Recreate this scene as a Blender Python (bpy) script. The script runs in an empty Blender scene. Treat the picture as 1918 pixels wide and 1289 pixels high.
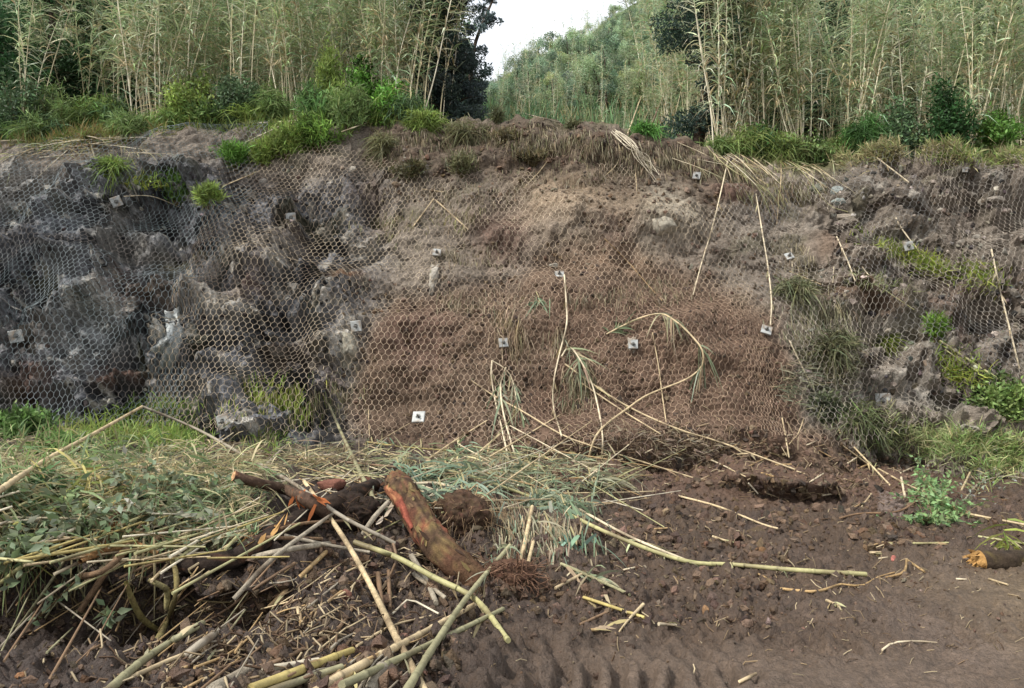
import bpy, math
import numpy as np
from mathutils import Vector
from mathutils.bvhtree import BVHTree

# ---------------------------------------------------------------- camera, sky, sun, exposure
S = bpy.context.scene
COL = S.collection
F, CX, CY, CZ = 1386.0, 959.0, 644.5, 1.6           # focal length in photo pixels, image centre, eye height
cam = bpy.data.cameras.new("camera"); camo = bpy.data.objects.new("camera", cam); COL.objects.link(camo)
camo.location = (0, 0, CZ); camo.rotation_euler = (math.radians(90), 0, 0)
cam.sensor_width = 36; cam.lens = 36 * F / 1918; cam.clip_start = .05; cam.clip_end = 2000
S.camera = camo
SUN_EL, SUN_AZ = math.radians(50), math.radians(240)  # azimuth measured clockwise from +Y (from the left)
w = bpy.data.worlds.new("World"); S.world = w; w.use_nodes = True
nt = w.node_tree; nt.nodes.clear()
sky = nt.nodes.new('ShaderNodeTexSky'); sky.sky_type = 'NISHITA'; sky.sun_disc = False
sky.sun_elevation = SUN_EL; sky.sun_rotation = SUN_AZ; sky.air_density = 1.0; sky.dust_density = 4.0; sky.ozone_density = 1.0
tc = nt.nodes.new('ShaderNodeTexCoord'); mp = nt.nodes.new('ShaderNodeMapping'); mp.inputs['Scale'].default_value = (1.2, 1.2, 3.0)
cn = nt.nodes.new('ShaderNodeTexNoise'); cn.inputs['Scale'].default_value = 1.6; cn.inputs['Detail'].default_value = 7
cr = nt.nodes.new('ShaderNodeValToRGB'); cr.color_ramp.elements[0].position = .30; cr.color_ramp.elements[1].position = .52
mx = nt.nodes.new('ShaderNodeMix'); mx.data_type = 'RGBA'; mx.inputs[7].default_value = (9.5, 9.8, 10.2, 1)
bg = nt.nodes.new('ShaderNodeBackground'); bg.inputs[1].default_value = .09
wo = nt.nodes.new('ShaderNodeOutputWorld')
for a, b in ((tc.outputs['Generated'], mp.inputs[0]), (mp.outputs[0], cn.inputs[0]), (cn.outputs[0], cr.inputs[0]), (cr.outputs[0], mx.inputs[0]),
             (sky.outputs[0], mx.inputs[6]), (mx.outputs[2], bg.inputs[0]), (bg.outputs[0], wo.inputs[0])):
    nt.links.new(a, b)
sl = bpy.data.lights.new("sun", 'SUN'); sl.energy = 2.8; sl.angle = math.radians(7); sl.color = (1, .955, .89)
so = bpy.data.objects.new("sun", sl); COL.objects.link(so)
sd = Vector((math.sin(SUN_AZ) * math.cos(SUN_EL), math.cos(SUN_AZ) * math.cos(SUN_EL), math.sin(SUN_EL)))
so.rotation_euler = sd.to_track_quat('Z', 'Y').to_euler(); so.location = sd * 60
S.view_settings.view_transform = 'Standard'; S.view_settings.look = 'None'; S.view_settings.gamma = 1
S.view_settings.use_curve_mapping = False
S.view_settings.exposure = 0.82
S.cycles.max_bounces = 6; S.cycles.diffuse_bounces = 3; S.cycles.transparent_max_bounces = 8
S.cycles.caustics_reflective = False; S.cycles.caustics_refractive = False
S.cycles.use_denoising = True

# ---------------------------------------------------------------- helpers
rng = np.random.default_rng(11)
def lin(h):
    c = np.array([int(h[i:i + 2], 16) / 255 for i in (1, 3, 5)])
    return np.where(c <= .04045, c / 12.92, ((c + .055) / 1.055) ** 2.4)
def A(*v): return np.array(v, float)
def nrm(v): return v / np.maximum(np.linalg.norm(v, axis=-1, keepdims=True), 1e-9)
def sstep(a, b, x):
    t = np.clip((x - a) / (b - a), 0, 1); return t * t * (3 - 2 * t)
_pr = np.random.default_rng(3); _perm = _pr.permutation(512).astype(np.int64); _grad = nrm(_pr.normal(size=(512, 3)))
def noise(x, y, z=0., seed=0):
    x, y, z = np.broadcast_arrays(np.asarray(x, float), np.asarray(y, float), np.asarray(z, float))
    xi, yi, zi = np.floor(x).astype(np.int64), np.floor(y).astype(np.int64), np.floor(z).astype(np.int64)
    xf, yf, zf = x - xi, y - yi, z - zi
    f = lambda t: t * t * t * (t * (t * 6 - 15) + 10)
    u, v, q = f(xf), f(yf), f(zf); out = 0
    for a in (0, 1):
        for b in (0, 1):
            for c in (0, 1):
                h = _perm[(_perm[(_perm[(xi + a + seed * 37) & 511] + yi + b) & 511] + zi + c) & 511]
                g = _grad[h]
                d = g[..., 0] * (xf - a) + g[..., 1] * (yf - b) + g[..., 2] * (zf - c)
                out = out + d * (u if a else 1 - u) * (v if b else 1 - v) * (q if c else 1 - q)
    return out * 1.6
def fbm(x, y, z=0., oct=4, seed=0, gain=.5):
    s, a, t = 0, 1., 0
    for i in range(oct):
        s = s + a * noise(x * 2.03 ** i, y * 2.03 ** i, z * 2.03 ** i, seed + i); t += a; a *= gain
    return s / t
def poly_mask(px, py, poly, soft):
    """1 inside the polygon, 0 outside, soft edge of that many pixels."""
    P = np.array(poly, float); n = len(P); d = np.full(px.shape, 1e9); ins = np.zeros(px.shape, bool)
    for i in range(n):
        a, b = P[i], P[(i + 1) % n]; e = b - a
        t = np.clip(((px - a[0]) * e[0] + (py - a[1]) * e[1]) / (e @ e), 0, 1)
        d = np.minimum(d, np.hypot(px - a[0] - t * e[0], py - a[1] - t * e[1]))
        if a[1] != b[1]:
            ins ^= ((a[1] > py) != (b[1] > py)) & (px < (b[0] - a[0]) * (py - a[1]) / (b[1] - a[1]) + a[0])
    return sstep(-soft, soft, np.where(ins, d, -d))
def blob(px, py, cx, cy, rx, ry, rot=0.):
    c, s = math.cos(math.radians(rot)), math.sin(math.radians(rot)); dx, dy = px - cx, py - cy
    return np.exp(-(((dx * c + dy * s) / rx) ** 2 + ((-dx * s + dy * c) / ry) ** 2))
def project(p):
    return CX + F * p[..., 0] / p[..., 1], CY - F * (p[..., 2] - CZ) / p[..., 1]

class Geo:
    """Collects vertices, quads / triangles and a colour per vertex for ONE mesh."""
    def __init__(s): s.v, s.f, s.c, s.n = [], [], [], 0
    def add(s, v, f, c):
        v = np.asarray(v, float).reshape(-1, 3); c = np.asarray(c, float)
        if c.ndim == 1: c = np.broadcast_to(c, (len(v), 3))
        s.v.append(v); s.c.append(c)
        s.f.append(np.asarray(f, np.int64) + s.n); s.n += len(v)
    def mesh(s, name, mat, smooth=True):
        me = bpy.data.meshes.new(name)
        v = np.concatenate(s.v); c = np.concatenate(s.c)
        q = [f for f in s.f if f.shape[1] == 4]; t = [f for f in s.f if f.shape[1] == 3]
        q = np.concatenate(q) if q else np.zeros((0, 4), int); t = np.concatenate(t) if t else np.zeros((0, 3), int)
        loops = np.concatenate([q.ravel(), t.ravel()]).astype(np.int32); tot = len(q) + len(t)
        st = np.concatenate([np.arange(len(q)) * 4, len(q) * 4 + np.arange(len(t)) * 3]).astype(np.int32)
        me.vertices.add(len(v)); me.vertices.foreach_set('co', v.astype(np.float32).ravel())
        me.loops.add(len(loops)); me.loops.foreach_set('vertex_index', loops)
        me.polygons.add(tot); me.polygons.foreach_set('loop_start', st)
        me.polygons.foreach_set('use_smooth', np.full(tot, smooth))
        ca = me.color_attributes.new('Col', 'FLOAT_COLOR', 'POINT')
        ca.data.foreach_set('color', np.concatenate([np.clip(c, 0.002, .95), np.ones((len(c), 1))], 1).astype(np.float32).ravel())
        me.update(calc_edges=True); me.validate()
        if mat: me.materials.append(mat)
        return me
def link(name, me, parent=None, loc=None):
    o = bpy.data.objects.new(name, me); COL.objects.link(o)
    if parent is not None: o.parent = parent
    if loc is not None: o.location = loc
    return o
def tag(o, label=None, cat=None, group=None, kind=None):
    for k, v in (('label', label), ('category', cat), ('group', group), ('kind', kind)):
        if v: o[k] = v
    return o
def grid_faces(nu, nv):
    i = np.arange(nu - 1)[:, None] * nv + np.arange(nv - 1)[None]
    i = i.ravel(); return np.stack([i, i + nv, i + nv + 1, i + 1], 1)
def tube(g, pts, rad, sides, col, cap=True, wob=0.):
    pts = np.asarray(pts, float); n = len(pts); rad = np.broadcast_to(np.asarray(rad, float), (n,))
    t = nrm(np.gradient(pts, axis=0)); ov = nrm(pts[-1] - pts[0] + 1e-6)
    ref = np.eye(3)[np.argmin(np.abs(ov))]
    a = nrm(np.cross(t, ref)); b = np.cross(t, a)
    th = np.arange(sides) * 2 * np.pi / sides
    r = rad[:, None] * (1 + wob * rng.normal(size=(n, sides)))
    v = pts[:, None] + r[..., None] * (np.cos(th)[None, :, None] * a[:, None] + np.sin(th)[None, :, None] * b[:, None])
    i = np.arange(n - 1)[:, None] * sides + np.arange(sides)[None]; j = np.arange(n - 1)[:, None] * sides + (np.arange(sides) + 1)[None] % sides
    f = np.stack([i.ravel(), j.ravel(), j.ravel() + sides, i.ravel() + sides], 1)
    c = np.asarray(col, float)
    if c.ndim == 2: c = np.repeat(c, sides, 0)
    elif c.ndim == 3: c = c.reshape(-1, 3)
    g.add(v.reshape(-1, 3), f, c)
    if cap:
        for k in (0, n - 1):
            cc = c if c.ndim == 1 else c[k * sides]
            vv = np.concatenate([v[k], pts[k][None]]); ff = np.stack([np.arange(sides), (np.arange(sides) + 1) % sides, np.full(sides, sides)], 1)
            g.add(vv, ff, cc)
def blades(g, pos, dirs, length, width, droop, col, segs=3, side=None, tipc=None):
    """Long narrow leaves, all at once: each a tapering strip that droops."""
    n = len(pos); dirs = nrm(dirs); length = np.broadcast_to(length, (n,)); width = np.broadcast_to(width, (n,)); droop = np.broadcast_to(droop, (n,))
    if side is None: side = rng.normal(size=(n, 3))
    side = nrm(np.cross(dirs, side)); t = np.linspace(0, 1, segs + 1)
    prof = np.interp(t, [0, .25, .6, 1], [.55, 1, .75, .04])
    c = pos[:, None] + dirs[:, None] * (length[:, None] * t)[..., None]
    c[..., 2] -= (droop * length)[:, None] * t ** 2
    o = side[:, None] * (width[:, None] * prof * .5)[..., None]
    v = np.stack([c - o, c + o], 2).reshape(-1, 3)
    base = np.arange(n)[:, None] * 2 * (segs + 1) + np.arange(segs)[None] * 2; base = base.ravel()
    f = np.stack([base, base + 1, base + 3, base + 2], 1)
    col = np.broadcast_to(col, (n, 3))
    g.add(v, f, np.repeat(col, 2 * (segs + 1), 0))
def ovates(g, pos, dirs, length, ratio, col, side=None, fold=.25):
    """Broad leaves: a folded pointed oval of four faces round a midrib."""
    n = len(pos); dirs = nrm(dirs); length = np.broadcast_to(length, (n,))[:, None]
    if side is None: side = rng.normal(size=(n, 3))
    sv = nrm(np.cross(dirs, side)); up = np.cross(sv, dirs); w_ = length * ratio * .5
    b = pos; m = pos + dirs * length * .5 - up * length * .03; tip = pos + dirs * length - up * length * .12
    l1 = pos + dirs * length * .38 + sv * w_ + up * w_ * fold; r1 = pos + dirs * length * .38 - sv * w_ + up * w_ * fold
    v = np.stack([b, l1, m, r1, tip], 1).reshape(-1, 3); k = np.arange(n)[:, None] * 5
    f = np.concatenate([k + A(0, 1, 2).astype(int), k + A(0, 2, 3).astype(int), k + A(1, 4, 2).astype(int), k + A(2, 4, 3).astype(int)])
    g.add(v, f, np.repeat(np.broadcast_to(col, (n, 3)), 5, 0))
def jit(c, n, amt=.25, hue=.08):
    """n varied copies of one colour."""
    return np.clip(np.asarray(c) * (1 + amt * rng.normal(size=(n, 1))) * (1 + hue * rng.normal(size=(n, 3))), .004, .9)

# ---------------------------------------------------------------- materials
def material(name, rough=.9, spec=.2, noise_scales=((6, .35), (45, .35)), bump=((60, .35, .02),), trans=0., metal=0., attr=True, base=(.5, .5, .5), wave=None):
    m = bpy.data.materials.new(name); m.use_nodes = True; t = m.node_tree; t.nodes.clear(); N, L = t.nodes.new, t.links.new
    out = N('ShaderNodeOutputMaterial'); tc = N('ShaderNodeTexCoord')
    if attr:
        at = N('ShaderNodeAttribute'); at.attribute_name = 'Col'; c = at.outputs['Color']
    else:
        rgb = N('ShaderNodeRGB'); rgb.outputs[0].default_value = (*base, 1); c = rgb.outputs[0]
    for sc, am in noise_scales:
        nz = N('ShaderNodeTexNoise'); nz.inputs['Scale'].default_value = sc; nz.inputs['Detail'].default_value = 5; nz.inputs['Roughness'].default_value = .65
        L(tc.outputs['Object'], nz.inputs['Vector'])
        mr = N('ShaderNodeMapRange'); mr.inputs[1].default_value = .25; mr.inputs[2].default_value = .75; mr.inputs[3].default_value = 1 - am; mr.inputs[4].default_value = 1 + am
        L(nz.outputs[0], mr.inputs[0])
        vm = N('ShaderNodeVectorMath'); vm.operation = 'SCALE'; L(c, vm.inputs[0]); L(mr.outputs[0], vm.inputs['Scale']); c = vm.outputs[0]
    nrm_ = None
    for sc, st, di in bump:
        nz = N('ShaderNodeTexNoise'); nz.inputs['Scale'].default_value = sc; nz.inputs['Detail'].default_value = 6; nz.inputs['Roughness'].default_value = .6
        L(tc.outputs['Object'], nz.inputs['Vector'])
        b = N('ShaderNodeBump'); b.inputs['Strength'].default_value = st; b.inputs['Distance'].default_value = di; L(nz.outputs[0], b.inputs['Height'])
        if nrm_ is not None: L(nrm_, b.inputs['Normal'])
        nrm_ = b.outputs[0]
    p = N('ShaderNodeBsdfPrincipled'); p.inputs['Roughness'].default_value = rough; p.inputs['Specular IOR Level'].default_value = spec; p.inputs['Metallic'].default_value = metal
    L(c, p.inputs['Base Color'])
    if nrm_ is not None: L(nrm_, p.inputs['Normal'])
    if trans:
        tr = N('ShaderNodeBsdfTranslucent'); L(c, tr.inputs[0]); ms = N('ShaderNodeMixShader'); ms.inputs[0].default_value = trans
        L(p.outputs[0], ms.inputs[1]); L(tr.outputs[0], ms.inputs[2]); L(ms.outputs[0], out.inputs[0])
    else: L(p.outputs[0], out.inputs[0])
    return m
M_ROCK = material("weathered_tuff", .92, .15, ((3.5, .30), (22, .45), (60, .4)), ((16, .5, .05), (55, .4, .02)))
M_MUD = material("wet_mud", .58, .38, ((2.5, .22), (18, .3), (60, .35)), ((24, .5, .05), (70, .7, .025)))
M_HILL = material("hill_undergrowth", .95, .1, ((1.2, .4), (9, .4)), ((5, .6, .3),))
M_WIRE = material("muddy_wire", .6, .3, ((14, .4),), ())
M_CANE = material("cane_stem", .55, .3, ((30, .22), (160, .18)), ((150, .25, .004),))
M_LEAF = material("leaf", .55, .25, ((9, .2),), (), trans=.32)
M_DRY = material("dry_leaf", .8, .15, ((20, .25),), (), trans=.2)
M_BARK = material("bark", .9, .15, ((18, .4), (80, .35)), ((40, .6, .02), (140, .5, .008)))
M_PLATE = material("galvanised_plate", .55, .4, ((20, .25), (90, .15)), ((90, .15, .004),), metal=.15)
M_STONE = material("rock", .9, .2, ((9, .35), (50, .3)), ((40, .6, .02),))

# ---------------------------------------------------------------- terrain: slope face
def axis(lo, hi, step, far, growth=1.18):
    a = [np.arange(lo, hi + step / 2, step)]; e, st = hi, step
    right = []
    while e < far: st *= growth; e += st; right.append(e)
    e, st = lo, step; left = []
    while e > -far: st *= growth; e -= st; left.append(e)
    return np.concatenate([left[::-1], a[0], right])
XS = axis(-10.2, 10.2, .023, 34.)
SS = np.arange(-.7, 8.4, .023)
LIP = np.array([(-400, 285), (0, 272), (150, 262), (270, 250), (350, 236), (500, 228), (700, 218), (850, 212), (1000, 226), (1150, 243), (1300, 262), (1400, 280), (1560, 316), (1650, 298), (1800, 284), (1918, 302), (2300, 300)], float)
TH = math.radians(56.5); Y0 = 8.75
def lip_s(x):
    zs = np.arange(4.2, 7.6, .05)                       # slope length at which the face reaches the lip row
    pyl = CY - F * (zs * math.sin(TH) - CZ) / (Y0 + zs * math.cos(TH))
    want = np.interp(CX + F * x / 12.2, LIP[:, 0], LIP[:, 1])
    return np.interp(-want, -pyl, zs)
def base_profile(x):
    """(y, z, theta) along SS for each x."""
    sl_ = lip_s(x)[:, None] + .12 * noise(x * .9, 0., 5.)[:, None]
    th = TH + (math.radians(13) - TH) * sstep(-.55, .6, SS[None] - sl_)
    th = th + math.radians(7) * noise(x[:, None] * .35, SS[None] * .5, 2., 9)
    d = np.diff(SS, prepend=SS[0])
    k0 = int(round(.7 / .023))
    y = np.cumsum(np.cos(th) * d, 1); z = np.cumsum(np.sin(th) * d, 1)
    y += Y0 + .25 * noise(x * .5, 3., 0.)[:, None] - y[:, k0:k0 + 1]; z -= z[:, k0:k0 + 1]
    return y, z, th
by, bz, bth = base_profile(XS)
BX = np.broadcast_to(XS[:, None], by.shape)
BN = np.stack([np.zeros_like(by), -np.sin(bth), np.cos(bth)], -1)
px0, py0 = project(np.stack([BX, by, bz], -1))
wx = px0 + 28 * fbm(BX * 1.3, bz * 1.3, 0., 4, 21); wy = py0 + 28 * fbm(BX * 1.3, bz * 1.3, 7., 4, 25)
MUD_LOW = poly_mask(wx, wy, [(690, 830), (650, 765), (690, 660), (740, 560), (870, 540), (960, 530), (1010, 470), (1180, 470), (1330, 520), (1420, 600), (1470, 700), (1500, 790), (1640, 850), (1560, 980), (560, 980), (600, 860)], 26)
MUD_SMOOTH = poly_mask(wx, wy, [(1010, 560), (1200, 540), (1360, 560), (1430, 620), (1480, 720), (1500, 800), (1560, 860), (1000, 900), (960, 790), (1000, 690)], 26)
MUD_TOP = poly_mask(wx, wy, [(690, 235), (860, 212), (1150, 240), (1400, 278), (1440, 350), (1330, 400), (1180, 380), (1000, 360), (900, 330), (760, 330), (700, 300)], 20)
ROCK_L = 1 - sstep(600, 760, wx + .15 * (wy - 500)); ROCK_L *= sstep(300, 360, wy)
ROCK_R = sstep(1480, 1600, wx)
hx, hz = BX, bz
H = .34 * fbm(hx * .55, hz * .75, 0., 3, 1) + .17 * fbm(hx * 1.5, hz * 2.1, 1., 3, 6)
lump = fbm(hx * 1.25, hz * 1.6, 5., 2, 15); H += (.14 * ROCK_L + .08 * ROCK_R + .08) * (np.abs(lump) * 1.8 - .45) * (1 - .8 * MUD_LOW)
cell = fbm(hx * 2.9, hz * 3.6, 2., 3, 12); H += .075 * (np.abs(cell) * 2.2 - .5) * (1 - .55 * MUD_LOW)
wv = hz * .75 + 2.2 * fbm(hx * .55, hz * .55, 3., 4, 31) + .16 * hx * np.sign(hx)
fr = wv - np.floor(wv); saw = np.where(fr < .10, sstep(0, .10, fr), (1 - fr) / .90)
amp = (.05 + .20 * ROCK_L + .14 * ROCK_R) * (1 - .8 * MUD_LOW) * (1 - .6 * MUD_TOP)
H += amp * (saw - .4) * (.5 + .9 * np.clip(.5 + fbm(hx * .8, hz * .8, 9., 2, 40), 0, 1))
def blocks(x, z, size, seed, tilt):
    """broken rock: every cell of a jittered grid is a flat facet with its own height and tilt"""
    u, v = x / size, z / size; iu, iv = np.floor(u).astype(int), np.floor(v).astype(int); best = np.full(u.shape, 9.); out = np.zeros(u.shape)
    hs = lambda a, b, k: (_perm[(_perm[(a + seed * 13 + k * 71) & 511] + b) & 511] + .5) / 512
    for a in (-1, 0, 1):
        for b in (-1, 0, 1):
            i, j = iu + a, iv + b; fx_, fz_ = i + hs(i, j, 1), j + hs(i, j, 2); d = np.hypot((u - fx_), (v - fz_) * 1.15); m = d < best
            best = np.where(m, d, best); out = np.where(m, hs(i, j, 3) - .5 + tilt * ((hs(i, j, 4) - .5) * (u - fx_) + (hs(i, j, 5) - .35) * (v - fz_)), out)
    return out
bx2, bz2 = hx + .10 * fbm(hx * 3, hz * 3, 2., 2, 47), hz + .10 * fbm(hx * 3, hz * 3, 8., 2, 48)
rk_ = np.clip(ROCK_L + .75 * ROCK_R, 0, 1) * (1 - MUD_LOW) * (1 - MUD_TOP)
H += (rk_ + .12) * (.34 * blocks(bx2 + .3, bz2 * 1.25, 1.05, 11, 1.2) + .32 * blocks(bx2, bz2 * 1.2, .55, 3, 1.1) + .13 * blocks(bx2, bz2 * 1.1, .24, 5, 1.3) + .04 * blocks(bx2, bz2, .09, 7, 1.5))
rid = fbm(hx * 2.3, hz * 3.0, 6., 3, 45); H += (.15 * ROCK_L + .08 * ROCK_R) * (.4 - 2. * np.abs(rid))
H += (.035 + .03 * ROCK_L) * fbm(hx * 6, hz * 7, 0., 3, 50) * (1 - .7 * MUD_SMOOTH) + .012 * fbm(hx * 16, hz * 17, 0., 2, 60)
for cx, cy, rx, ry, rot, dep in [   # hollows (+) and bulges (-) the face shows
        (265, 405, 75, 26, 8, .42), (300, 500, 55, 30, 0, .25), (545, 330, 60, 40, 0, .35), (600, 420, 50, 40, 20, .28), (395, 470, 45, 40, 30, .28),
        (90, 545, 90, 22, -25, .25), (520, 590, 60, 40, 25, .34), (430, 640, 70, 24, 0, .28), (250, 690, 100, 18, -8, .2), (690, 300, 40, 40, 0, .3), (700, 400, 40, 50, 0, .25),
        (1035, 490, 40, 18, 15, .22), (1180, 480, 30, 22, -40, .25), (945, 530, 40, 40, -40, .2), (750, 760, 50, 24, 0, .15), (980, 720, 60, 22, 0, .12),
        (1690, 500, 120, 16, 28, .35), (1860, 580, 80, 20, 15, .28), (1690, 625, 70, 26, 0, .36), (1420, 400, 50, 26, 0, .25), (1600, 420, 60, 20, 10, .15), (1700, 330, 40, 16, 0, .2),
        (400, 575, 60, 40, 10, -.2), (150, 620, 60, 60, 0, -.22), (250, 330, 120, 40, -20, -.2), (1060, 420, 80, 60, 0, -.18), (1250, 420, 60, 40, 0, -.15), (1600, 560, 90, 22, 12, -.2),
        (790, 640, 80, 60, 0, -.14), (1310, 680, 140, 100, 0, -.36), (1250, 840, 260, 60, 0, -.34), (1000, 850, 200, 40, 0, -.18), (1720, 720, 90, 50, 0, -.18), (430, 400, 60, 40, 0, -.15), (310, 640, 30, 64, 15, -.30)]:
    H -= dep * blob(wx, wy, cx, cy, rx, ry, rot)
# ---- wire netting draped over the face: bridges the hollows, is pulled in at the anchor plates
CELLW, CELLH = .082, .077
def hexd(x, s):
    """distance (in cells) to the nearest wire of the hexagon pattern"""
    u, v = x / CELLW, s / CELLH
    r = np.floor(v); best = np.full(x.shape, 9.); sec = np.full(x.shape, 9.)
    for dr in (-1, 0, 1, 2):
        rr = r + dr; off = .5 * np.mod(rr, 2); c0 = np.round(u - off) + off
        for dc in (-1, 0, 1):
            d = np.hypot(u - c0 - dc, (v - rr)); sec = np.minimum(sec, np.maximum(best, d)); best = np.minimum(best, d)
    return sec - best
H_mud = H.copy()
H += .034 * MUD_SMOOTH * (.30 - np.clip(hexd(BX + .012 * noise(hx * 3, hz * 3, 5.), np.broadcast_to(SS[None], BX.shape)), 0, .7)) * (hx > -10.2) * (hx < 10.2)
def slide(a, n, ax, fn):
    out = a.copy()
    for k in range(1, n + 1):
        for sgn in (1, -1):
            out = fn(out, np.roll(a, sgn * k, ax))
    return out
def box(a, n, ax):
    c = np.cumsum(np.pad(a, [(n + 1, n) if i == ax else (0, 0) for i in (0, 1)], mode='edge'), ax)
    sl1 = [slice(None)] * 2; sl2 = [slice(None)] * 2; sl1[ax] = slice(2 * n + 1, None); sl2[ax] = slice(None, -(2 * n + 1))
    return (c[tuple(sl1)] - c[tuple(sl2)]) / (2 * n + 1)
HN = H_mud
for ax in (0, 1): HN = slide(HN, 13, ax, np.maximum)
for ax in (0, 1): HN = slide(HN, 11, ax, np.minimum)
for ax in (0, 1): HN = box(box(HN, 4, ax), 4, ax)
HN = np.maximum(HN, H_mud - .02) + .028 + .02 * noise(hx * 1.7, hz * 1.7, 4.)
PLATES = [(218, 378), (545, 408), (818, 473), (1048, 514), (1305, 329), (30, 630), (325, 595), (667, 611), (943, 642), (1186, 645), (1436, 618), (1478, 480), (1702, 461), (418, 790), (784, 781), (1654, 750), (1808, 318)]
pin = np.zeros_like(H)
for cx, cy in PLATES: pin = np.maximum(pin, blob(px0, py0, cx, cy, 42, 34))
HN = HN * (1 - .85 * pin) + (H_mud + .012) * .85 * pin
HN = HN * (1 - MUD_SMOOTH) + (H_mud + .020 + .012 * noise(hx * 2.5, hz * 2.5, 8.)) * MUD_SMOOTH
SP = np.stack([BX, by, bz], -1) + BN * H[..., None]
# ---- colours of the face: bare tuff, ash, red-brown mud, stains
c_mud, c_mud2, c_grey, c_dark, c_pale, c_red, c_or, c_soil, c_olive, c_grbr = map(lin, ('#5f4f42', '#4b3d33', '#64666a', '#1e1f21', '#a49f95', '#645046', '#755b48', '#51463b', '#56553f', '#71685e'))
def lay(c, col, m): return c * (1 - m[..., None]) + col * m[..., None]
n1 = fbm(hx * 1.1, hz * 1.4, 0., 4, 70); n2 = fbm(hx * 3., hz * 4., 0., 4, 75); n3 = fbm(hx * .7, hz * .7, 4., 3, 80)
SC = np.broadcast_to(c_grbr, SP.shape).copy()
SC = lay(SC, c_grey, ROCK_L * .85); SC = lay(SC, c_dark, np.clip(.92 * ROCK_L * sstep(-.04, .12, n1 + .4 * n2) + .34 * ROCK_R * sstep(.05, .25, n1 + .4 * n2), 0, 1))
SC = lay(SC, c_pale, .8 * ROCK_L * sstep(.16, .26, n2) + .4 * ROCK_R * sstep(.18, .32, n2))
n4 = fbm(hx * 6, hz * 8, 3., 4, 97); SC *= (1 + (.42 * (ROCK_L + .6 * ROCK_R) + .15) * n4)[..., None]
SC = lay(SC, c_red, .5 * sstep(.22, .45, n3) * (1 - MUD_LOW))
SC = lay(SC, c_olive, .4 * sstep(.1, .4, fbm(hx * 1.8, hz * 1.8, 11., 3, 88)))
SC = lay(SC, c_mud, np.clip(MUD_LOW * .95, 0, 1)); SC = lay(SC, c_mud2, MUD_LOW * sstep(-.1, .3, n1) * .8)
SC = lay(SC, c_soil, MUD_TOP * .85); SC = lay(SC, c_mud2, MUD_TOP * sstep(0, .3, n2) * .7)
for cx, cy, rx, ry, rot, col, st in [(405, 575, 45, 22, 10, c_pale, .8), (205, 575, 18, 36, 0, c_pale, .6), (150, 660, 60, 40, 0, c_grey, .6), (345, 730, 50, 20, 0, c_pale, .4), (30, 350, 50, 26, 0, c_pale, .5),
        (445, 430, 30, 26, 0, c_grey, .8), (1245, 400, 44, 52, 0, lin('#928a7b'), .7), (1290, 430, 50, 24, 0, lin('#857c6e'), .5), (300, 560, 60, 24, 10, c_soil, .8), (520, 440, 60, 30, 0, c_soil, .6), (90, 640, 60, 30, 0, c_soil, .7), (560, 660, 60, 40, 0, c_soil, .7), (1060, 385, 80, 50, 0, lin('#8a7965'), .8), (1150, 395, 50, 40, 0, lin('#80705e'), .6), (1170, 480, 70, 30, 0, lin('#7c6856'), .6), (480, 470, 50, 30, 0, c_pale, .4), (120, 450, 60, 24, -20, c_grey, .8), (240, 440, 40, 50, 0, lin('#7d7a74'), .6), (330, 480, 40, 14, 0, lin('#6d6440'), .6), (180, 640, 70, 50, 0, lin('#7f807e'), .6), (940, 430, 50, 44, 0, c_red, .8), (650, 515, 24, 18, 0, c_or, .8), (790, 640, 60, 46, 0, c_red, .7),
        (1370, 357, 34, 14, 0, c_red, .9), (1150, 440, 40, 30, 0, c_red, .5), (1600, 555, 60, 16, 14, c_mud, 1.), (1640, 572, 50, 12, 12, c_mud, 1.), (1560, 470, 40, 22, 0, c_mud, .7), (230, 715, 50, 14, 0, c_red, .8),
        (60, 720, 50, 20, 0, c_red, .6), (1700, 730, 70, 26, 10, c_pale, .5), (1690, 600, 50, 14, 0, c_pale, .4), (1850, 430, 90, 60, 0, c_grbr, .7), (650, 655, 22, 34, 10, c_pale, .8), (1310, 690, 120, 90, 0, c_mud, .6),
        (680, 450, 30, 24, 0, c_pale, .4), (540, 540, 30, 14, 0, c_pale, .5)]:
    SC = lay(SC, col, st * np.clip(1.5 * blob(wx, wy, cx, cy, rx, ry, rot), 0, 1))
SC = lay(SC, lin('#614c40'), .35 * MUD_SMOOTH); SC *= (1 + .16 * fbm(hx * 9, hz * 9, 1., 3, 95))[..., None]
bench = sstep(math.radians(38), math.radians(20), bth) if False else 1 - sstep(math.radians(20), math.radians(38), bth)
SC = lay(SC, lin('#4a4a2c'), bench * .8 * (1 - MUD_TOP))
g = Geo(); g.add(SP.reshape(-1, 3), grid_faces(*BX.shape)[:, ::-1], SC.reshape(-1, 3))
slope_o = tag(link("rock_slope", g.mesh("rock_slope", M_ROCK, False)), kind='structure')

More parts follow.
